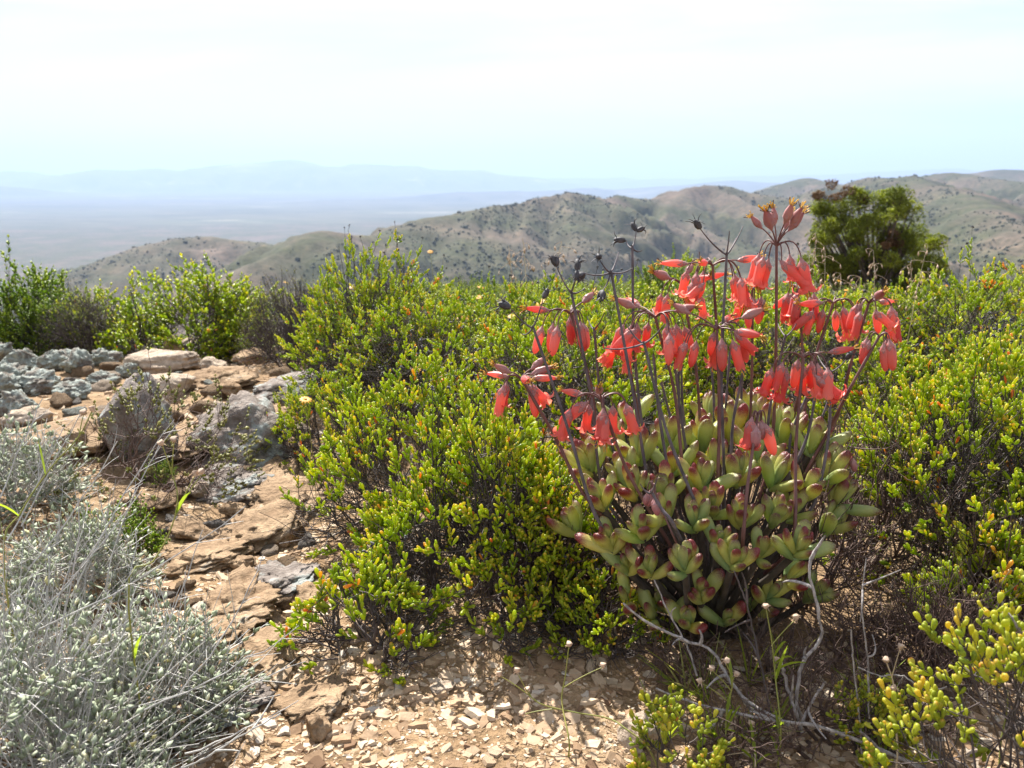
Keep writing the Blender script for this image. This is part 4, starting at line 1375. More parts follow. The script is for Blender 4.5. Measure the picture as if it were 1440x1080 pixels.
FAT = [fat_leaf(i, [0.05, 0.12, 0.18, 0.09, -0.03][i]) for i in range(5)]
ROS = [(812, 655, 1.44, 8), (848, 628, 1.52, 6), (888, 640, 1.46, 8), (935, 628, 1.50, 8), (985, 622, 1.54, 8), (1030, 610, 1.58, 8), (1075, 605, 1.60, 6), (1110, 615, 1.55, 8),
       (1155, 628, 1.50, 8), (1180, 665, 1.45, 8), (830, 705, 1.36, 8), (880, 690, 1.37, 8), (930, 690, 1.36, 8), (985, 680, 1.38, 8), (1040, 672, 1.40, 8), (1095, 675, 1.40, 8),
       (1145, 690, 1.38, 8), (845, 765, 1.31, 8), (893, 748, 1.28, 8), (975, 735, 1.27, 8), (1045, 730, 1.29, 8), (1095, 728, 1.30, 8), (1180, 740, 1.42, 6), (870, 795, 1.30, 6),
       (960, 795, 1.19, 10), (1032, 790, 1.20, 8), (1130, 772, 1.22, 10), (985, 835, 1.25, 8), (935, 850, 1.34, 6), (1150, 835, 1.38, 6), (1062, 850, 1.36, 5), (900, 905, 1.42, 4), (1000, 590, 1.62, 6), (1058, 583, 1.64, 6), (790, 740, 1.42, 6), (905, 800, 1.26, 6), (1075, 775, 1.24, 6), (1010, 760, 1.24, 6), (1195, 700, 1.44, 6), (930, 720, 1.30, 4), (910, 862, 1.30, 4), (965, 872, 1.26, 6), (1022, 868, 1.28, 4), (1085, 835, 1.30, 6), (1120, 805, 1.30, 4), (870, 840, 1.32, 4), (940, 655, 1.44, 4), (1070, 640, 1.48, 4), (1000, 650, 1.46, 4), (865, 665, 1.42, 4), (868, 590, 1.56, 4), (1000, 715, 1.32, 8), (1120, 720, 1.36, 6)]
rng = np.random.default_rng(31)
for i, (px, py, Y, nl) in enumerate(ROS):
    px = 1003 + (px - 1003) * 0.90
    c = at(px, py + 8, Y)
    ax = unit(c - CEN)
    ax = unit(ax * np.array([0.55, 0.45, 0.7]) + np.array([0, -0.20 if py > 650 else 0.0, 1.05]))
    # its woody stem
    b0 = base + np.array([rng.uniform(-0.05, 0.05), rng.uniform(-0.04, 0.05), 0.0])
    mid_ = b0 * 0.45 + c * 0.55 + np.array([0, 0.03, -0.05])
    P = bez([b0], [mid_], [c], 8)
    V, F = tubes(P, np.linspace(0.0085, 0.0055, 8)[None], 6)
    link('stem', Geo().add(V, F).mesh('stem', M['stem_succulent'], origin=base), plant)
    X = unit(np.cross(ax, np.array([0.2, 0.9, 0.1]))); Yv = np.cross(ax, X)
    ph0 = rng.uniform(0, 6.28)
    for j in range(nl):
        pair = j // 2
        npair = max(1, nl // 2)
        inner = pair / max(1, npair - 1) if npair > 1 else 0.5
        ph = ph0 + (j % 2) * math.pi + pair * math.pi / 2 + rng.normal() * 0.2
        an = math.radians(50 - 38 * inner + rng.normal() * 9)
        rad = X * math.cos(ph) + Yv * math.sin(ph)
        D = unit(ax * math.cos(an) + rad * math.sin(an) + np.array([0, 0, 0.10]))
        L = (0.073 - 0.021 * inner) * rng.uniform(0.82, 1.12) * (Y / 1.42) ** 1.3
        Xl = unit(np.cross(-rad, D)); Yl = np.cross(D, Xl)
        MM = np.stack([Xl, Yl, D], -1) * L * np.array([1.0, 1.0, 1.0])
        pos = c - base + ax * (0.006 * pair) - ax * 0.008
        o = link('leaf', FAT[int(rng.integers(0, 5))], plant)
        o.matrix_basis = Matrix(np.vstack([np.hstack([MM, pos[:, None]]), [0, 0, 0, 1]]).tolist())


# flowers: z runs from the pedicel (0) to the mouth (-1 * length, hanging along -z)
def petals(g, rm, L, c, th, n=5, wid=0.0066, mat=0, ph0=0.0):
    ns = 7
    for i in range(n):
        ph = ph0 + 2 * math.pi * i / n
        u = np.array([math.cos(ph), math.sin(ph), 0]); v = np.array([-math.sin(ph), math.cos(ph), 0])
        V = []
        for k in range(ns):
            s_ = k / (ns - 1)
            t_ = s_ * th[i % len(th)]
            rr_ = rm + c * (1 - math.cos(t_)) - 0.0004
            zz = -L - c * math.sin(t_) - (0.006 * s_ if th[i % len(th)] < 1.0 else 0.0)
            w = wid * (1 - s_ ** 1.7) ** 0.7 + 0.0004
            for e in (-1, -0.5, 0, 0.5, 1):
                q = u * (rr_ - 0.22 * w * e * e) + v * (w * e)
                q[2] = zz + 0.12 * w * e * e
                V.append(q)
        idx = np.arange(ns * 5).reshape(ns, 5)
        F = np.stack([idx[:-1, :-1], idx[:-1, 1:], idx[1:, 1:], idx[1:, :-1]], -1).reshape(-1, 4)
        g.add(V, F, mat, tip=0.0)


def calyx(g, r, mat=1, zb=-0.001):
    V, F = lathe([(0.004, 0.0012), (0.001, 0.0022), (zb - 0.001, 0.0042), (zb - 0.004, r * 0.80), (zb - 0.0065, r * 0.92)], 10, 0.03)
    g.add(V, F, mat, tip=0.6)
    for i in range(5):
        ph = 2 * math.pi * (i + 0.5) / 5
        u = np.array([math.cos(ph), math.sin(ph), 0]); v = np.array([-math.sin(ph), math.cos(ph), 0])
        V = [u * r * 0.95 + v * r * 0.55 + np.array([0, 0, zb - 0.006]), u * r * 0.95 - v * r * 0.55 + np.array([0, 0, zb - 0.006]),
             u * r * 1.10 + np.array([0, 0, zb - 0.0135]), u * r * 1.08 + np.array([0, 0, zb - 0.006])]
        g.add(V, np.array([[0, 3, 2], [3, 1, 2]]), mat, tip=0.6)


def tuft_of(g, z, r, n, ln, mat, seed, spread=0.5):
    rr_ = np.random.default_rng(seed)
    a = rr_.uniform(0, 6.28, n)
    p0 = np.stack([np.cos(a) * r, np.sin(a) * r, np.full(n, z)], -1)
    d = unit(np.stack([np.cos(a) * spread, np.sin(a) * spread, np.full(n, -1.0)], -1) + rr_.normal(size=(n, 3)) * 0.25)
    p1 = p0 + d * (ln * rr_.uniform(0.6, 1.2, n))[:, None]
    V, F = tubes(bez(p0, (p0 + p1) / 2, p1 + rr_.normal(size=(n, 3)) * ln * 0.2, 4), np.tile([0.0007, 0.0006, 0.0007, 0.0010], (n, 1)), 3)
    g.add(V, F, mat)


FM = [M['petal'], M['calyx'], M['stamen'], M['wither']]


def bell(seed, L, r, theta, flare):
    rr_ = np.random.default_rng(seed)
    g = Geo()
    prof = [(-0.003, r * 0.62), (-0.006, r * 0.86), (-0.010, r * 0.98), (-L * 0.4, r * 1.0), (-L * 0.6, r * 0.97), (-L * 0.8, r * 0.95), (-L * 0.93, r * 1.0), (-L, r * flare)]
    V, F = lathe(prof, 20, 0.045)
    g.add(V, F, 0, tip=np.repeat(np.linspace(0.95, 0.0, len(prof)), 20))
    th = [theta * q for q in rr_.uniform(0.75, 1.12, 5)]
    petals(g, r * flare, L, 0.0062, th, wid=r * flare * 0.64)
    calyx(g, r)
    tuft_of(g, -L + 0.006, r * 0.4, 9, 0.017, 2, seed, 0.15)
    return g.mesh('flower', FM)


def closed(seed, L, r, mats, tipv=1.0):
    g = Geo()
    prof = [(-0.003, r * 0.6), (-0.006, r * 0.85), (-0.011, r * 0.98), (-L * 0.45, r), (-L * 0.65, r * 0.95), (-L * 0.82, r * 0.78), (-L * 0.93, r * 0.5), (-L, r * 0.08)]
    V, F = lathe(prof, 20, 0.06)
    g.add(V, F, 0, tip=np.repeat(np.linspace(0.95, 0.25, len(prof)) * tipv, 20))
    calyx(g, r)
    return g.mesh('flower', mats)


def spent(seed, L, r, long=False):
    g = Geo()
    prof = [(-0.003, r * 0.5), (-0.006, r * 0.85), (-L * 0.35, r), (-L * 0.6, r * 0.9), (-L * 0.8, r * 0.62), (-L * 0.95, r * 0.38), (-L, r * 0.36)]
    V, F = lathe(prof, 15, 0.08)
    g.add(V, F, 0, tip=np.repeat(np.linspace(0.9, 0.4, len(prof)), 15))
    calyx(g, r * 0.9)
    tuft_of(g, -L + 0.002, r * 0.28, 12, 0.009, 2, seed, 0.28)
    tuft_of(g, -L + 0.002, r * 0.3, 4, 0.011, 3, seed + 1, 1.1)
    return g.mesh('flower', [M['petal'] if long else M['spent'], M['calyx'], M['stamen'], M['wither']])


BELL = [bell(1, 0.036, 0.0080, 3.6, 1.12), bell(2, 0.035, 0.0077, 3.0, 1.06), bell(3, 0.038, 0.0082, 4.1, 1.16)]
HALF = [bell(4, 0.038, 0.0080, 0.75, 1.02), bell(5, 0.037, 0.0078, 0.5, 0.98)]
BUDS = [closed(6, 0.046, 0.0080, FM), closed(7, 0.043, 0.0076, FM)]
DUSK = [closed(8, 0.028, 0.0072, [M['budmat'], M['calyx']]), closed(9, 0.030, 0.0078, [M['budmat'], M['calyx']])]
SPENT = [spent(10, 0.030, 0.0070), spent(11, 0.026, 0.0066), spent(12, 0.028, 0.0074)]
SPLONG = [spent(13, 0.038, 0.0062, True), spent(14, 0.036, 0.0058, True)]


def orient(zaxis, rng):
    z = unit(zaxis)
    x = unit(np.cross(z, rng.normal(size=3))); y = np.cross(z, x)
    return np.stack([x, y, z], -1)


# top (px, py, metres ahead), where it leaves the leaves (px, py, metres ahead), cluster half width px, hanging flowers, erect ones, make-up
STK = [((733, 532, 1.36), (800, 700, 1.36), 34, 5, 6, 'mid'), ((803, 440, 1.46), (828, 640, 1.46), 46, 9, 2, 'closed'), ((845, 560, 1.34), (930, 760, 1.33), 48, 9, 2, 'open'),
       ((921, 445, 1.44), (955, 660, 1.42), 56, 12, 3, 'open'), ((1002, 372, 1.50), (1012, 640, 1.50), 54, 10, 3, 'mid'), ((1092, 345, 1.46), (1095, 640, 1.48), 46, 6, 7, 'big'),
       ((1008, 462, 1.40), (1010, 690, 1.38), 56, 11, 4, 'mid'), ((1058, 408, 1.56), (1058, 640, 1.56), 32, 6, 0, 'closed'), ((1122, 406, 1.60), (1120, 620, 1.60), 30, 8, 0, 'mid'),
       ((1172, 425, 1.58), (1140, 620, 1.56), 34, 8, 1, 'mid'), ((1222, 425, 1.50), (1195, 600, 1.52), 36, 8, 2, 'mid'), ((1130, 502, 1.38), (1130, 760, 1.30), 46, 9, 1, 'open'),
       ((1237, 472, 1.44), (1182, 615, 1.48), 18, 5, 0, 'closed'), ((1066, 582, 1.30), (1048, 780, 1.24), 32, 6, 0, 'dusk2'), ((918, 682, 1.24), (948, 770, 1.22), 17, 5, 0, 'dusk'),
       ((1196, 640, 1.44), (1190, 690, 1.44), 9, 3, 0, 'dusk'), ((958, 398, 1.58), (985, 630, 1.55), 40, 3, 4, 'spent'),
       ((880, 470, 1.50), (905, 640, 1.50), 24, 4, 0, 'mid')]
rng = np.random.default_rng(57)
for i, (t, f, wpx, nh, ne, make) in enumerate(STK):
    T = at(*t); B = at(1003 + (f[0] - 1003) * 0.88, f[1], f[2])
    k = np.linalg.norm(T - CAMP) / FPX
    W = wpx * k
    root_ = B * 0.65 + (base + np.array([0, 0.02, 0.0])) * 0.35
    P = spline([root_, B, (B + T) / 2 + np.array([rng.normal() * 0.008, rng.normal() * 0.012, 0]), T], 16)
    thick = 0.0017 if make == 'dusk' else 0.0034
    g = Geo()
    V, F = tubes(P[None], np.linspace(thick * 1.05, thick * 0.72, 16)[None] * (1 + 0.10 * np.sin(np.arange(16) * 2.1))[None], 8)
    g.add(V, F)
    fl = []
    narm = max(2, (nh + 2) // 3)
    for j in range(nh):
        arm = j % narm
        ph = arm * 2 * math.pi / narm + 0.4 + rng.normal() * 0.35 + i
        rad = np.array([math.cos(ph), math.sin(ph) * 0.75, 0])
        rho = W * rng.uniform(0.30, 0.95)
        tip_ = T + rad * rho + np.array([0, 0, -0.010 - 0.15 * rho + rng.uniform(-0.010, 0.006)])
        if make == 'big':
            tip_[2] -= 0.008
        mid_ = T + rad * rho * 0.75 + np.array([0, 0, 0.012 + 0.28 * rho])
        q = bez([T + np.array([0, 0, -0.002])], [mid_], [tip_], 9)
        V, F = tubes(q, np.linspace(0.0015, 0.0010, 9)[None] * (0.8 if make == 'dusk' else 1), 5)
        g.add(V, F)
        down = unit(np.array([rad[0] * 0.22, rad[1] * 0.22, -1]) + rng.normal(size=3) * 0.08)
        if j == 0 and make in ('mid', 'big', 'open'):
            down = unit(np.array([math.copysign(0.9, rad[0]), rad[1] * 0.4, -0.8]))
        u = rng.uniform()
        if make in ('dusk',): me = DUSK[j % 2]; sc_ = 0.68
        elif make == 'dusk2': me = DUSK[j % 2] if j < 3 else (BUDS[0] if j == 4 else BELL[0]); sc_ = 1.0
        elif make == 'closed': me = BUDS[j % 2] if u < 0.9 else HALF[0]; sc_ = rng.uniform(0.85, 1.05)
        elif make == 'open': me = BELL[j % 3] if u < 0.66 else (BUDS[j % 2] if u < 0.85 else HALF[j % 2]); sc_ = rng.uniform(0.88, 1.08)
        elif make == 'big': me = BELL[j % 3] if j else HALF[0]; sc_ = rng.uniform(1.0, 1.12)
        else: me = BELL[j % 3] if u < 0.30 else (BUDS[j % 2] if u < 0.72 else HALF[j % 2]); sc_ = rng.uniform(0.82, 1.05)
        fl.append((me, tip_, -down, sc_))
    for j in range(ne):
        ph = j * 2.4 + i * 1.1
        rad = np.array([math.cos(ph), math.sin(ph) * 0.6, 0])
        lift = rng.uniform(0.25, 1.5) if make == 'big' else rng.uniform(-0.1, 0.6)
        d = unit(rad + np.array([0, 0, lift]))
        ln = W * rng.uniform(0.5, 0.8)
        tip_ = T + d * ln
        q = bez([T], [T + np.array([0, 0, 0.006]) + d * ln * 0.5], [tip_], 7)
        V, F = tubes(q, np.linspace(0.0015, 0.0011, 7)[None], 5)
        g.add(V, F)
        me = SPLONG[j % 2] if (lift < 0.25 and make != 'big') else SPENT[j % 3]
        fl.append((me, tip_, -d, rng.uniform(0.9, 1.1)))
    st = link('flower_stalk', g.mesh('flower_stalk', M['flower_stalk'], origin=base), plant)
    for me, pos, z, sc_ in fl:
        o = link('flower', me, st)
        o.matrix_basis = Matrix(np.vstack([np.hstack([orient(z, rng) * sc_ * np.array([1.04, 1.04, 1.10]) * rng.uniform(0.9, 1.1), (pos - base)[:, None]]), [0, 0, 0, 1]]).tolist())

# last year's stalks, dry and dark, with split capsules
def capsule_mesh(seed):
    r = np.random.default_rng(seed)
    g = Geo()
    V, F = lathe([(0, 0.0010), (0.002, 0.0032), (0.008, 0.0048), (0.014, 0.0040), (0.018, 0.0022), (0.019, 0.0005)], 10, 0.15)
    g.add(V, F)
    m = 6
    a = r.uniform(0, 6.28, m)
    p0 = np.stack([np.cos(a) * 0.003, np.sin(a) * 0.003, np.full(m, 0.013)], -1)
    p1 = p0 + np.stack([np.cos(a), np.sin(a), r.uniform(-0.2, 1.0, m)], -1) * 0.011
    V, F = tubes(bez(p0, (p0 + p1) / 2 + np.array([0, 0, 0.005]), p1, 4), np.tile([0.0009, 0.0008, 0.0006, 0.0003], (m, 1)), 3)
    g.add(V, F)
    return g.mesh('seed_capsule', M['capsule'])


CAPS = [capsule_mesh(i) for i in range(3)]
DRY = [((749, 458, 1.33), (815, 770, 1.30), [((718, 433), 1), ((764, 420), 1), ((735, 470), 0)]),
       ((803, 408, 1.43), (822, 700, 1.42), [((783, 375), 1), ((812, 380), 1), ((822, 405), 0)]),
       ((859, 380, 1.40), (905, 720, 1.36), [((842, 362), 1), ((870, 355), 0), ((822, 384), 1), ((890, 377), 0), ((848, 408), 1)]),
       ((889, 345, 1.48), (895, 650, 1.46), [((880, 338), 1), ((895, 325), 1), ((903, 352), 0)]),
       ((1022, 355, 1.42), (1022, 690, 1.40), [((985, 322), 1), ((1026, 325), 0), ((1035, 335), 0), ((1045, 318), 0)]),
       ((905, 480, 1.30), (985, 735, 1.28), [((850, 490), 0), ((880, 455), 0), ((935, 455), 0)]),
       ((1168, 520, 1.42), (1165, 720, 1.38), [((1150, 500), 0), ((1190, 505), 1), ((1178, 535), 0)]),
       ((915, 690, 1.20), (938, 830, 1.19), [((900, 680), 0), ((925, 670), 0)]),
       ((835, 460, 1.52), (860, 690, 1.46), [((850, 440), 0), ((826, 445), 0)]),
       ((1105, 470, 1.52), (1085, 660, 1.50), [((1092, 450), 0), ((1120, 455), 0)])]
rr = np.random.default_rng(71)
for q in range(14):
    u_ = rr.uniform(850, 1170); Y_ = rr.uniform(1.42, 1.62)
    DRY.append(((u_ + rr.normal() * 10, rr.uniform(480, 570), Y_), (u_ * 0.8 + 1003 * 0.2, 680, Y_ - 0.02), []))
for i, (t, f, arms) in enumerate(DRY):
    T = at(*t); B = at(1003 + (f[0] - 1003) * 0.84, min(f[1], 740), f[2])
    P = spline([B * 0.6 + base * 0.4 + np.array([0, 0.02, 0.0]), B, (B + T) / 2 + np.array([rng.normal() * 0.008, 0, 0]), T], 14)
    g = Geo()
    V, F = tubes(P[None], np.linspace(0.0034, 0.0022, 14)[None] * (1 + 0.12 * np.sin(np.arange(14) * 2.7))[None], 7)
    g.add(V, F)
    ends = []
    for (ap, cap) in arms:
        E = at(ap[0], ap[1], t[2] + rng.normal() * 0.03)
        q = bez([T - np.array([0, 0, 0.004])], [T * 0.5 + E * 0.5 + np.array([0, 0, -0.010])], [E], 8)
        V, F = tubes(q, np.linspace(0.0018, 0.0008, 8)[None], 5)
        g.add(V, F)
        if cap: ends.append((E, unit(E - T)))
    st = link('dried_stalk', g.mesh('dried_stalk', M['stalk_dead'], origin=base), plant)
    for E, d in ends:
        for _ in range(1 if rng.uniform() < 0.6 else 2):
            o = link('seed_capsule', CAPS[int(rng.integers(0, 3))], st)
            o.matrix_basis = Matrix(np.vstack([np.hstack([orient(d + rng.normal(size=3) * 0.6, rng) * rng.uniform(0.9, 1.15), (E - base)[:, None]]), [0, 0, 0, 1]]).tolist())

# ------------------------------------------------------------------ dead sticks and thin herbs in the foreground
def stick(pts, r0_, r1_, label, seed, mat=M['twig_grey'], side=3, name='dead_branch', cat='branch', k=26):
    r = np.random.default_rng(seed)
    W = np.array([at(*q) for q in pts])
    P = spline(W, k)
    P[1:-1] += r.normal(size=(k - 2, 3)) * r0_ * 0.35
    o_ = W[-1]
    g = Geo()
    r0_ *= 0.75; r1_ *= 0.75
    V, F = tubes(P[None], (np.linspace(r0_, r1_, k) * (1 + 0.18 * r.normal(size=k) * 0.6))[None], 7)
    g.add(V, F)
    o = thing(name, o_, label, cat)
    link('limb', g.mesh('limb', mat, origin=o_), o)
    for _ in range(side):
        j = int(r.integers(3, k - 4))
        d = unit(unit(P[j + 1] - P[j]) * -0.5 + r.normal(size=3) * 0.7)
        e = P[j] + d * r.uniform(0.02, 0.06)
        V, F = tubes(bez([P[j]], [(P[j] + e) / 2 + r.normal(size=3) * 0.006], [e], 7), np.linspace(r1_ * 1.1, r1_ * 0.4, 7)[None], 5)
        link('twig', Geo().add(V, F).mesh('twig', mat, origin=o_), o)
    return o


stick([(1157, 758, 1.12), (1138, 800, 1.11), (1152, 860, 1.10), (1152, 900, 1.10), (1130, 930, 1.09), (1120, 980, 1.08), (1130, 1015, 1.07)], 0.0026, 0.0036,
      'crooked pale grey dead branch standing up before the succulent', 1, side=4)
stick([(876, 848, 1.10), (905, 872, 1.10), (950, 895, 1.11), (1000, 915, 1.11), (1022, 950, 1.10), (1050, 985, 1.08), (1110, 1020, 1.05)], 0.0020, 0.0038,
      'long grey dead branch arching out from under the succulent to the left', 2, side=3)
stick([(922, 968, 1.08), (965, 985, 1.07), (1020, 1000, 1.06), (1080, 1012, 1.05), (1150, 1022, 1.04), (1230, 1050, 1.02), (1300, 1082, 1.0)], 0.0018, 0.0045,
      'straight grey dead stick lying low across the dead grass', 3, side=5)
stick([(1032, 802, 1.13), (1050, 850, 1.12), (1062, 900, 1.11), (1075, 960, 1.09), (1085, 1010, 1.07)], 0.0014, 0.0026, 'thin dark stick rising against the succulent base', 4, M['twig_dark'])
stick([(920, 815, 1.14), (940, 860, 1.13), (965, 905, 1.12), (980, 950, 1.11)], 0.0014, 0.0022, 'short dead stick before the lowest rosettes', 5)
stick([(1218, 785, 1.08), (1212, 850, 1.07), (1220, 930, 1.06), (1222, 1010, 1.04)], 0.0010, 0.0020, 'upright grey twig right of the crooked dead branch', 6)
stick([(1197, 885, 1.05), (1200, 930, 1.05), (1208, 1000, 1.04), (1212, 1060, 1.02)], 0.0013, 0.0018, 'short upright grey twig among the sparse sprigs', 7, side=1)
stick([(1332, 966, 1.02), (1300, 970, 1.03), (1268, 950, 1.04), (1235, 950, 1.05), (1206, 938, 1.06)], 0.0015, 0.0012, 'pale curved stick between the sprigs and the yellow shrub', 8, side=1)
stick([(1405, 830, 0.98), (1412, 855, 0.98), (1424, 870, 0.97), (1440, 900, 0.96)], 0.0016, 0.0020, 'pale bare twig poking out above the yellow shrub', 9, side=1)
stick([(1382, 935, 0.95), (1395, 960, 0.94), (1410, 985, 0.93)], 0.0013, 0.0016, 'short pale twig in the yellow shrub', 10, side=0)
stick([(1098, 930, 1.08), (1108, 965, 1.08), (1118, 1000, 1.07), (1128, 1030, 1.06)], 0.0028, 0.0034, 'stubby pale dead stick beside the foot of the crooked branch', 11, side=1)
stick([(1160, 960, 1.06), (1140, 990, 1.06), (1126, 1020, 1.05)], 0.0024, 0.0028, 'broken pale stub leaning on the low grey stick', 12, side=1)
stick([(395, 1003, 0.98), (330, 1040, 0.97), (270, 1075, 0.96), (200, 1100, 0.95)], 0.0012, 0.0022, 'thin silvery stick at the foot of the low silver shrub', 13, M['twig_silver'])


def herb(pts, heads, label, seed, mat, name='thin_herb', rad=0.0011, leaves=0):
    r = np.random.default_rng(seed)
    W = np.array([at(*q) for q in pts])
    gx = W[-1].copy(); gx[2] = min(gx[2], gz(gx[0], gx[1]))
    W = np.vstack([W, gx]) if np.linalg.norm(gx - W[-1]) > 0.01 else W
    P = spline(W, 22)
    o = thing(name, P[-1], label, 'herb')
    g = Geo()
    V, F = tubes(P[None], np.linspace(rad * 0.7, rad * 1.3, 22)[None], 5)
    g.add(V, F)
    for (hp, j) in heads:
        E = at(*hp)
        V, F = tubes(bez([P[j]], [P[j] * 0.5 + E * 0.5 + np.array([0, 0, 0.004])], [E], 7), np.linspace(rad * 0.8, rad * 0.55, 7)[None], 4)
        g.add(V, F)
    link('stem', g.mesh('stem', mat, origin=P[-1]), o)
    for E in [P[0]] + [at(*hp) for hp, _ in heads]:
        h = Geo()
        V, F = lathe([(-0.002, 0.0010), (0, 0.0030), (0.003, 0.0038), (0.0055, 0.0044), (0.006, 0.0026), (0.0062, 0.0003)], 8, 0.2)
        M3 = orient(unit(np.array([r.normal() * 0.3, r.normal() * 0.3, 1])), r)
        h.add(V @ M3.T + E, F)
        n_ = 8
        a = r.uniform(0, 6.28, n_)
        p0 = np.tile(E, (n_, 1))
        p1 = p0 + np.stack([np.cos(a) * 0.006, np.sin(a) * 0.006, r.uniform(-0.006, 0.006, n_)], -1)
        V, F = tubes(bez(p0, (p0 + p1) / 2 + np.array([0, 0, 0.003]), p1, 3), np.tile([0.0008, 0.0006, 0.0003], (n_, 1)), 3)
        h.add(V, F)
        link('seed_head', h.mesh('seed_head', M['seed_head'], origin=P[-1]), o)
    for _ in range(leaves):
        j = int(r.integers(6, 20))
        d = unit(np.array([r.normal() * 0.8, r.normal() * 0.5, 0.6]))
        e = P[j] + d * r.uniform(0.025, 0.06)
        q = bez([P[j]], [P[j] + d * 0.02 + np.array([0, 0, 0.012])], [e], 6)[0]
        sd = unit(np.cross(d, [0.2, 1, 0.3])) * 0.0022
        w = np.array([0.5, 1, 1, 0.9, 0.6, 0.05])[:, None]
        V = np.vstack([q - sd * w, q + sd * w, q + np.array([0, 0, -0.0012])])
        I = np.arange(6)
        F = np.vstack([np.stack([I[:-1], I[1:], I[1:] + 12, I[:-1] + 12], -1), np.stack([I[:-1] + 12, I[1:] + 12, I[1:] + 6, I[:-1] + 6], -1)])
        link('leaf', Geo().add(V, F, tint=0.6).mesh('leaf', M['leaf_bush'], origin=P[-1]), o)
    return o


herb([(727, 945, 1.12), (752, 985, 1.11), (800, 1000, 1.10), (855, 1010, 1.09), (880, 1025, 1.07), (910, 1050, 1.05), (930, 1090, 1.03)], [((702, 950, 1.12), 3), ((742, 972, 1.12), 3), ((735, 1005, 1.11), 6)],
     'yellowish thin herb with beige seed heads leaning over the shaded stones', 1, M['stem_green'])
herb([(800, 908, 1.13), (795, 950, 1.12), (790, 985, 1.11), (800, 1040, 1.06)], [((848, 938, 1.12), 8)], 'thin stalk with beige seed head below the front shrub', 2, M['stem_green'])
herb([(1020, 930, 1.06), (1030, 960, 1.06), (1022, 1000, 1.05), (1020, 1060, 1.02)], [((1035, 950, 1.06), 5), ((1000, 942, 1.07), 7), ((985, 960, 1.07), 9)], 'thin green herb with three beige seed heads at the foot of the succulent', 3, M['stem_green'], leaves=6)
herb([(1077, 855, 1.09), (1085, 900, 1.08), (1090, 950, 1.07), (1098, 1030, 1.03)], [((1120, 870, 1.09), 6), ((1092, 930, 1.08), 10)], 'tall thin herb with seed heads beside the crooked dead branch', 4, M['stem_green'], leaves=7)
herb([(1246, 930, 1.02), (1256, 960, 1.02), (1258, 1000, 1.01), (1262, 1060, 0.99)], [((1266, 912, 1.02), 4), ((1258, 970, 1.02), 9)], 'straw coloured herb between the dead stick and the yellow shrub', 5, M['straw'])
herb([(1418, 968, 0.92), (1416, 1000, 0.92), (1408, 1040, 0.91), (1404, 1085, 0.9)], [], 'thin stem with white seed head rising through the yellow shrub', 6, M['stem_green'])
herb([(1056, 1020, 1.03), (1060, 1045, 1.02), (1062, 1075, 1.0)], [((1010, 1065, 1.01), 10)], 'short straw herb at the end of the low dead stick', 7, M['straw'], leaves=5)
herb([(228, 625, 1.10), (240, 660, 1.10), (250, 700, 1.09), (240, 745, 1.08), (215, 790, 1.06), (180, 830, 1.03)], [((245, 620, 1.10), 4), ((285, 665, 1.10), 9), ((275, 668, 1.10), 9)],
     'slender green herb with seed heads rising from the silver shrub over the path', 8, M['stem_green'], leaves=2)
herb([(130, 577, 1.12), (110, 615, 1.11), (70, 660, 1.10), (30, 720, 1.08), (5, 790, 1.05)], [((118, 582, 1.12), 4)], 'long bent green herb stem crossing the silver shrub', 9, M['stem_green'], leaves=3)

# grass-like blades between the sticks
rng = np.random.default_rng(88)
for i in range(16):
    px, py = rng.uniform(930, 1300), rng.uniform(960, 1080)
    c = gpt(px, py)
    o = thing('grass_tuft', c, 'small tuft of narrow green blades among the dead sticks', 'grass tuft', 'narrow green tufts among the dead sticks')
    m = 9
    for j in range(m):
        d = unit(np.array([rng.normal() * 0.5, rng.normal() * 0.4, 1.0]))
        L = rng.uniform(0.05, 0.12)
        q = bez([c], [c + d * L * 0.5], [c + d * L + np.array([d[0] * 0.03, d[1] * 0.03, -0.012])], 6)[0]
        sd = unit(np.cross(d, rng.normal(size=3))) * 0.0016
        w = np.array([0.7, 1, 1, 0.8, 0.5, 0.05])[:, None]
        V = np.vstack([q - sd * w, q + sd * w, q + np.cross(sd, d) * 0.5])
        I = np.arange(6)
        F = np.vstack([np.stack([I[:-1], I[1:], I[1:] + 12, I[:-1] + 12], -1), np.stack([I[:-1] + 12, I[1:] + 12, I[1:] + 6, I[:-1] + 6], -1)])
        link('blade', Geo().add(V, F, tint=rng.uniform(0.3, 0.9)).mesh('blade', M['leaf_bush'] if rng.uniform() < 0.7 else M['leaf_dry'], origin=c), o)

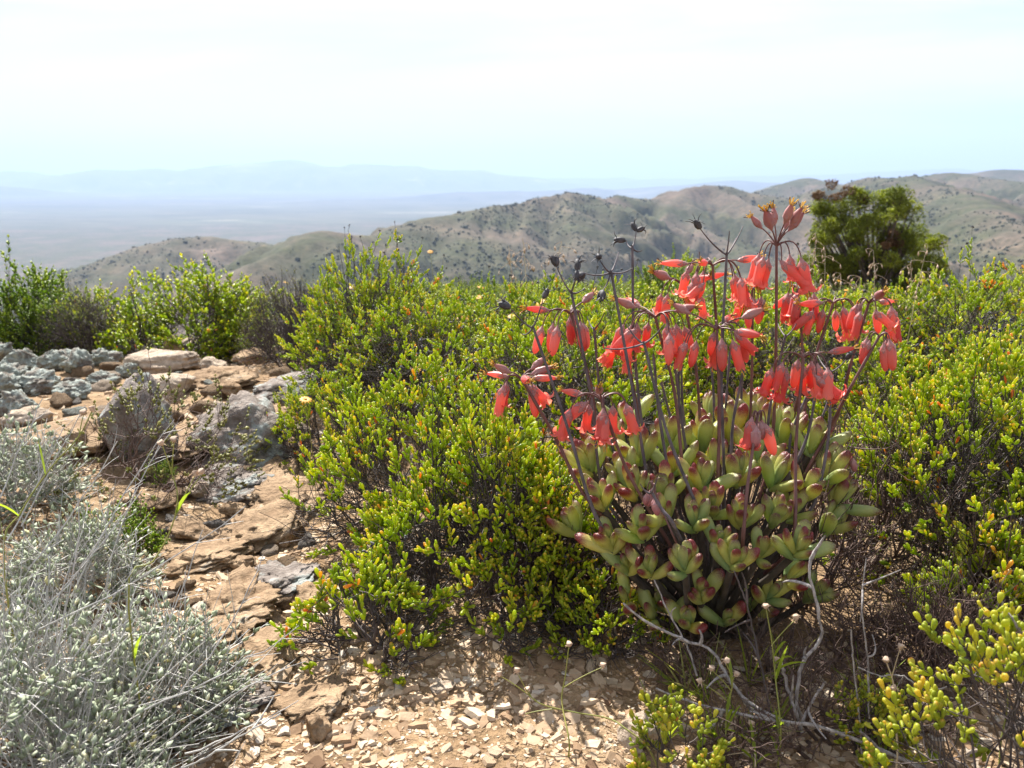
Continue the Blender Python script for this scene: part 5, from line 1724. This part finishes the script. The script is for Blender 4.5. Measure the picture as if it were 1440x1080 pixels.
# ------------------------------------------------------------------ daisies, oat grass
def daisy(px, py, Y, label, seed, s_=1.0, group=None):
    r = np.random.default_rng(seed)
    c = at(px, py, Y)
    b_ = np.array([c[0] + r.normal() * 0.02, c[1] + 0.02, gz(c[0], c[1] + 0.02)])
    o = thing('daisy', b_, label, 'flower', group)
    V, F = tubes(bez([b_], [np.array([b_[0], b_[1], (b_[2] + c[2]) / 2])], [c], 8), np.full((1, 8), 0.0009 * s_), 4)
    link('stem', Geo().add(V, F).mesh('stem', M['stem_green'], origin=b_), o)
    ax = unit(np.array([r.normal() * 0.25, -0.35 + r.normal() * 0.2, 1.0]))
    X = unit(np.cross(ax, [0, 1, 0.2])); Yv = np.cross(ax, X)
    for k in range(11):
        a = 2 * math.pi * k / 11
        d = X * math.cos(a) + Yv * math.sin(a)
        sdv = np.cross(ax, d)
        L = 0.016 * s_
        pts_ = [c + d * 0.002 * s_, c + d * L * 0.55 + ax * 0.002 * s_, c + d * L - ax * 0.001 * s_]
        w = [0.0016 * s_, 0.0038 * s_, 0.0008 * s_]
        V = np.array([q + sdv * ww * e + ax * (0.0004 if e == 0 else 0) for q, ww in zip(pts_, w) for e in (-1, 0, 1)])
        F = np.array([[0, 1, 4, 3], [1, 2, 5, 4], [3, 4, 7, 6], [4, 5, 8, 7]])
        link('petal', Geo().add(V, F).mesh('petal', M['daisy_petal'], origin=b_), o)
    V, F = lathe([(-0.002, 0.002), (0.0005, 0.0042), (0.002, 0.0034), (0.0028, 0.0004)], 8)
    link('flower_centre', Geo().add(V * s_ @ np.stack([X, Yv, ax], -1).T + c, F).mesh('flower_centre', M['daisy_core'], origin=b_), o)
    return o


daisy(430, 562, 2.0, 'orange yellow daisy beside the low lichen rock under the shrubs', 1)
daisy(1382, 460, 3.2, 'single orange daisy standing above the right thicket', 2, 1.3)
daisy(760, 425, 2.7, 'orange daisy just behind the lowest dried seed capsules', 3, 1.1)
daisy(830, 497, 2.1, 'orange daisy between the red flower clusters on the left', 4, 0.9)
daisy(1330, 522, 2.2, 'dull orange daisy with closed petals in the right thicket', 5, 0.7)
DS = [(402, 397, 5.0), (316, 408, 4.9), (275, 391, 5.0), (188, 402, 5.0), (605, 354, 4.4), (673, 418, 3.4), (632, 418, 3.4), (655, 447, 3.0), (648, 447, 2.9), (495, 404, 4.2), (1332, 402, 6.0),
      (1372, 426, 5.0), (1180, 395, 6.5), (1190, 408, 6.0), (1392, 410, 6.0), (676, 404, 3.6), (720, 445, 2.9), (585, 520, 2.4)]
for i, (a, b_, Y) in enumerate(DS):
    daisy(a, b_, Y, 'tiny orange flower dotted over the far shrubs', 20 + i, 1.0, 'tiny orange flowers over the far shrubs')


def oat(px, py, Y, tx, ty, label, seed, group):
    r = np.random.default_rng(seed)
    T = at(tx, ty, Y)
    B0 = at(px, py, Y)
    B0[2] = gz(B0[0], B0[1])
    o = thing('oat_grass', B0, label, 'grass', group)
    P = bez([B0], [np.array([B0[0] * 0.6 + T[0] * 0.4, B0[1], B0[2] * 0.2 + T[2] * 0.8])], [T], 14)
    V, F = tubes(P, np.linspace(0.0012, 0.0006, 14)[None] * Y / 2.2, 4)
    link('stem', Geo().add(V, F).mesh('stem', M['straw'], origin=B0), o)
    tv, tf, _ = small_leaf(0.22, 0.12)
    for k in range(14):
        j = int(r.integers(8, 14))
        s0 = P[0, min(j, 13)]
        e = s0 + np.array([r.normal() * 0.016, r.normal() * 0.01, r.uniform(-0.02, 0.006)]) * Y / 2
        V, F = place(tv, tf, orient(np.array([r.normal() * 0.3, r.normal() * 0.3, -1]), r)[None], e[None], np.array([0.013 * Y / 2]))
        g = Geo().add(V, F)
        V, F = tubes(bez([s0], [(s0 + e) / 2 + np.array([0, 0, 0.006])], [e], 4), np.full((1, 4), 0.0004 * Y / 2), 3)
        g.add(V, F)
        link('spikelet', g.mesh('spikelet', M['seed_head'], origin=B0), o)


for i, (a, b_, Y, c, d) in enumerate([(1148, 470, 2.6, 1146, 328), (1160, 470, 2.7, 1160, 352), (1140, 470, 2.9, 1138, 360), (1270, 470, 2.6, 1305, 345), (1235, 460, 2.7, 1228, 352), (1180, 470, 2.8, 1182, 385),
                                      (1290, 460, 2.9, 1280, 372), (745, 420, 3.4, 735, 335), (770, 420, 3.6, 790, 340), (725, 420, 3.8, 715, 345), (1205, 470, 2.8, 1210, 390)]):
    oat(a, b_, Y, c, d, 'dry oat grass stalk with pale hanging spikelets', 60 + i, 'dry oat grass stalks behind the flowers')

# ------------------------------------------------------------------ the tree on the right
def crown_geo(seed, clumps, leaf, per, L):
    r = np.random.default_rng(seed)
    C = np.array([c[:3] for c in clumps]); Rr = np.array([c[3] for c in clumps])
    n_ = len(C) * per
    ci = np.repeat(np.arange(len(C)), per)
    d = unit(r.normal(size=(n_, 3)))
    rad = Rr[ci] * r.uniform(0.25, 1.0, n_) ** 0.45 * (1 + 0.35 * vnoise(d * 2.5 + ci[:, None] * 3.1, seed))
    P = C[ci] + d * rad[:, None] * np.array([1, 1, 0.78])
    D = unit(d * 0.8 + r.normal(size=(n_, 3)) * 0.6 + np.array([0, 0, 0.35]))
    ls = L * r.uniform(0.6, 1.25, n_)
    tv, tf, tz = leaf
    V, F = place(tv, tf, frames(D, r), P, ls)
    tint = np.clip(0.45 + 0.2 * r.normal(size=len(C))[ci] + 0.18 * r.normal(size=n_), 0, 1)
    return Geo().add(V, F, tint=np.repeat(tint, len(tv)), tip=np.tile(tz, n_) * 0.9)


def make_tree():
    D = 22.0
    k = D / FPX * 1.02
    b_ = at(1232, 400, D)
    b_[2] = gz(b_[0], b_[1]) - 0.05
    o = thing('round_tree', b_, 'rounded dense green tree with a brown dead patch on its top', 'tree')
    r = np.random.default_rng(404)
    clumps, dead, P, RR = [], [], [], []
    lobes = [(1205, 318, 62, 50), (1268, 318, 48, 40), (1188, 352, 46, 40), (1240, 352, 62, 42), (1232, 290, 46, 28), (1296, 352, 30, 26), (1170, 300, 26, 24), (1300, 378, 34, 24), (1165, 380, 36, 24), (1215, 385, 50, 24), (1262, 385, 44, 24), (1150, 350, 22, 30)]
    for li, (px, py, wx, hy_) in enumerate(lobes):
        c0 = at(px, py, D + r.normal() * 0.3)
        for _ in range(int(5 + wx / 4.5)):
            d = unit(r.normal(size=3))
            q = c0 + d * np.array([wx * k, wx * k * 0.9, hy_ * k]) * r.uniform(0.55, 0.92)
            if q[2] < b_[2] + 0.25: q[2] = b_[2] + 0.25 + r.uniform(0, 0.2)
            clumps.append((*q, r.uniform(0.16, 0.30)))
            P.append(bez([b_ + np.array([r.normal() * 0.06, r.normal() * 0.06, 0])], [(b_ + q) / 2 + np.array([0, 0, -0.15 + r.normal() * 0.1])], [q], 7)[0])
            RR.append(np.linspace(0.05, 0.010, 7))
    for _ in range(9):
        c0 = at(1182 + r.normal() * 16, 272 + r.normal() * 5, D + r.normal() * 0.2)
        dead.append((*c0, r.uniform(0.10, 0.17)))
    for _ in range(5):
        c0 = at(1250 + r.normal() * 14, 335 + r.normal() * 7, D - 0.75 + r.normal() * 0.1)
        dead.append((*c0, r.uniform(0.08, 0.13)))
    V, F = tubes(np.array(P), np.array(RR), 5)
    link('trunk', Geo().add(V, F).mesh('trunk', M['trunk'], origin=b_), o)
    f = link('crown', crown_geo(1, clumps, FLAT, 330, 0.062).mesh('crown', M['leaf_olive'], origin=b_), o); f['kind'] = 'stuff'
    f = link('dead_crown', crown_geo(2, dead, FLAT, 220, 0.055).mesh('dead_crown', M['leaf_dead'], origin=b_), o); f['kind'] = 'stuff'
    f['label'] = 'brown dead foliage'
    return o


make_tree()
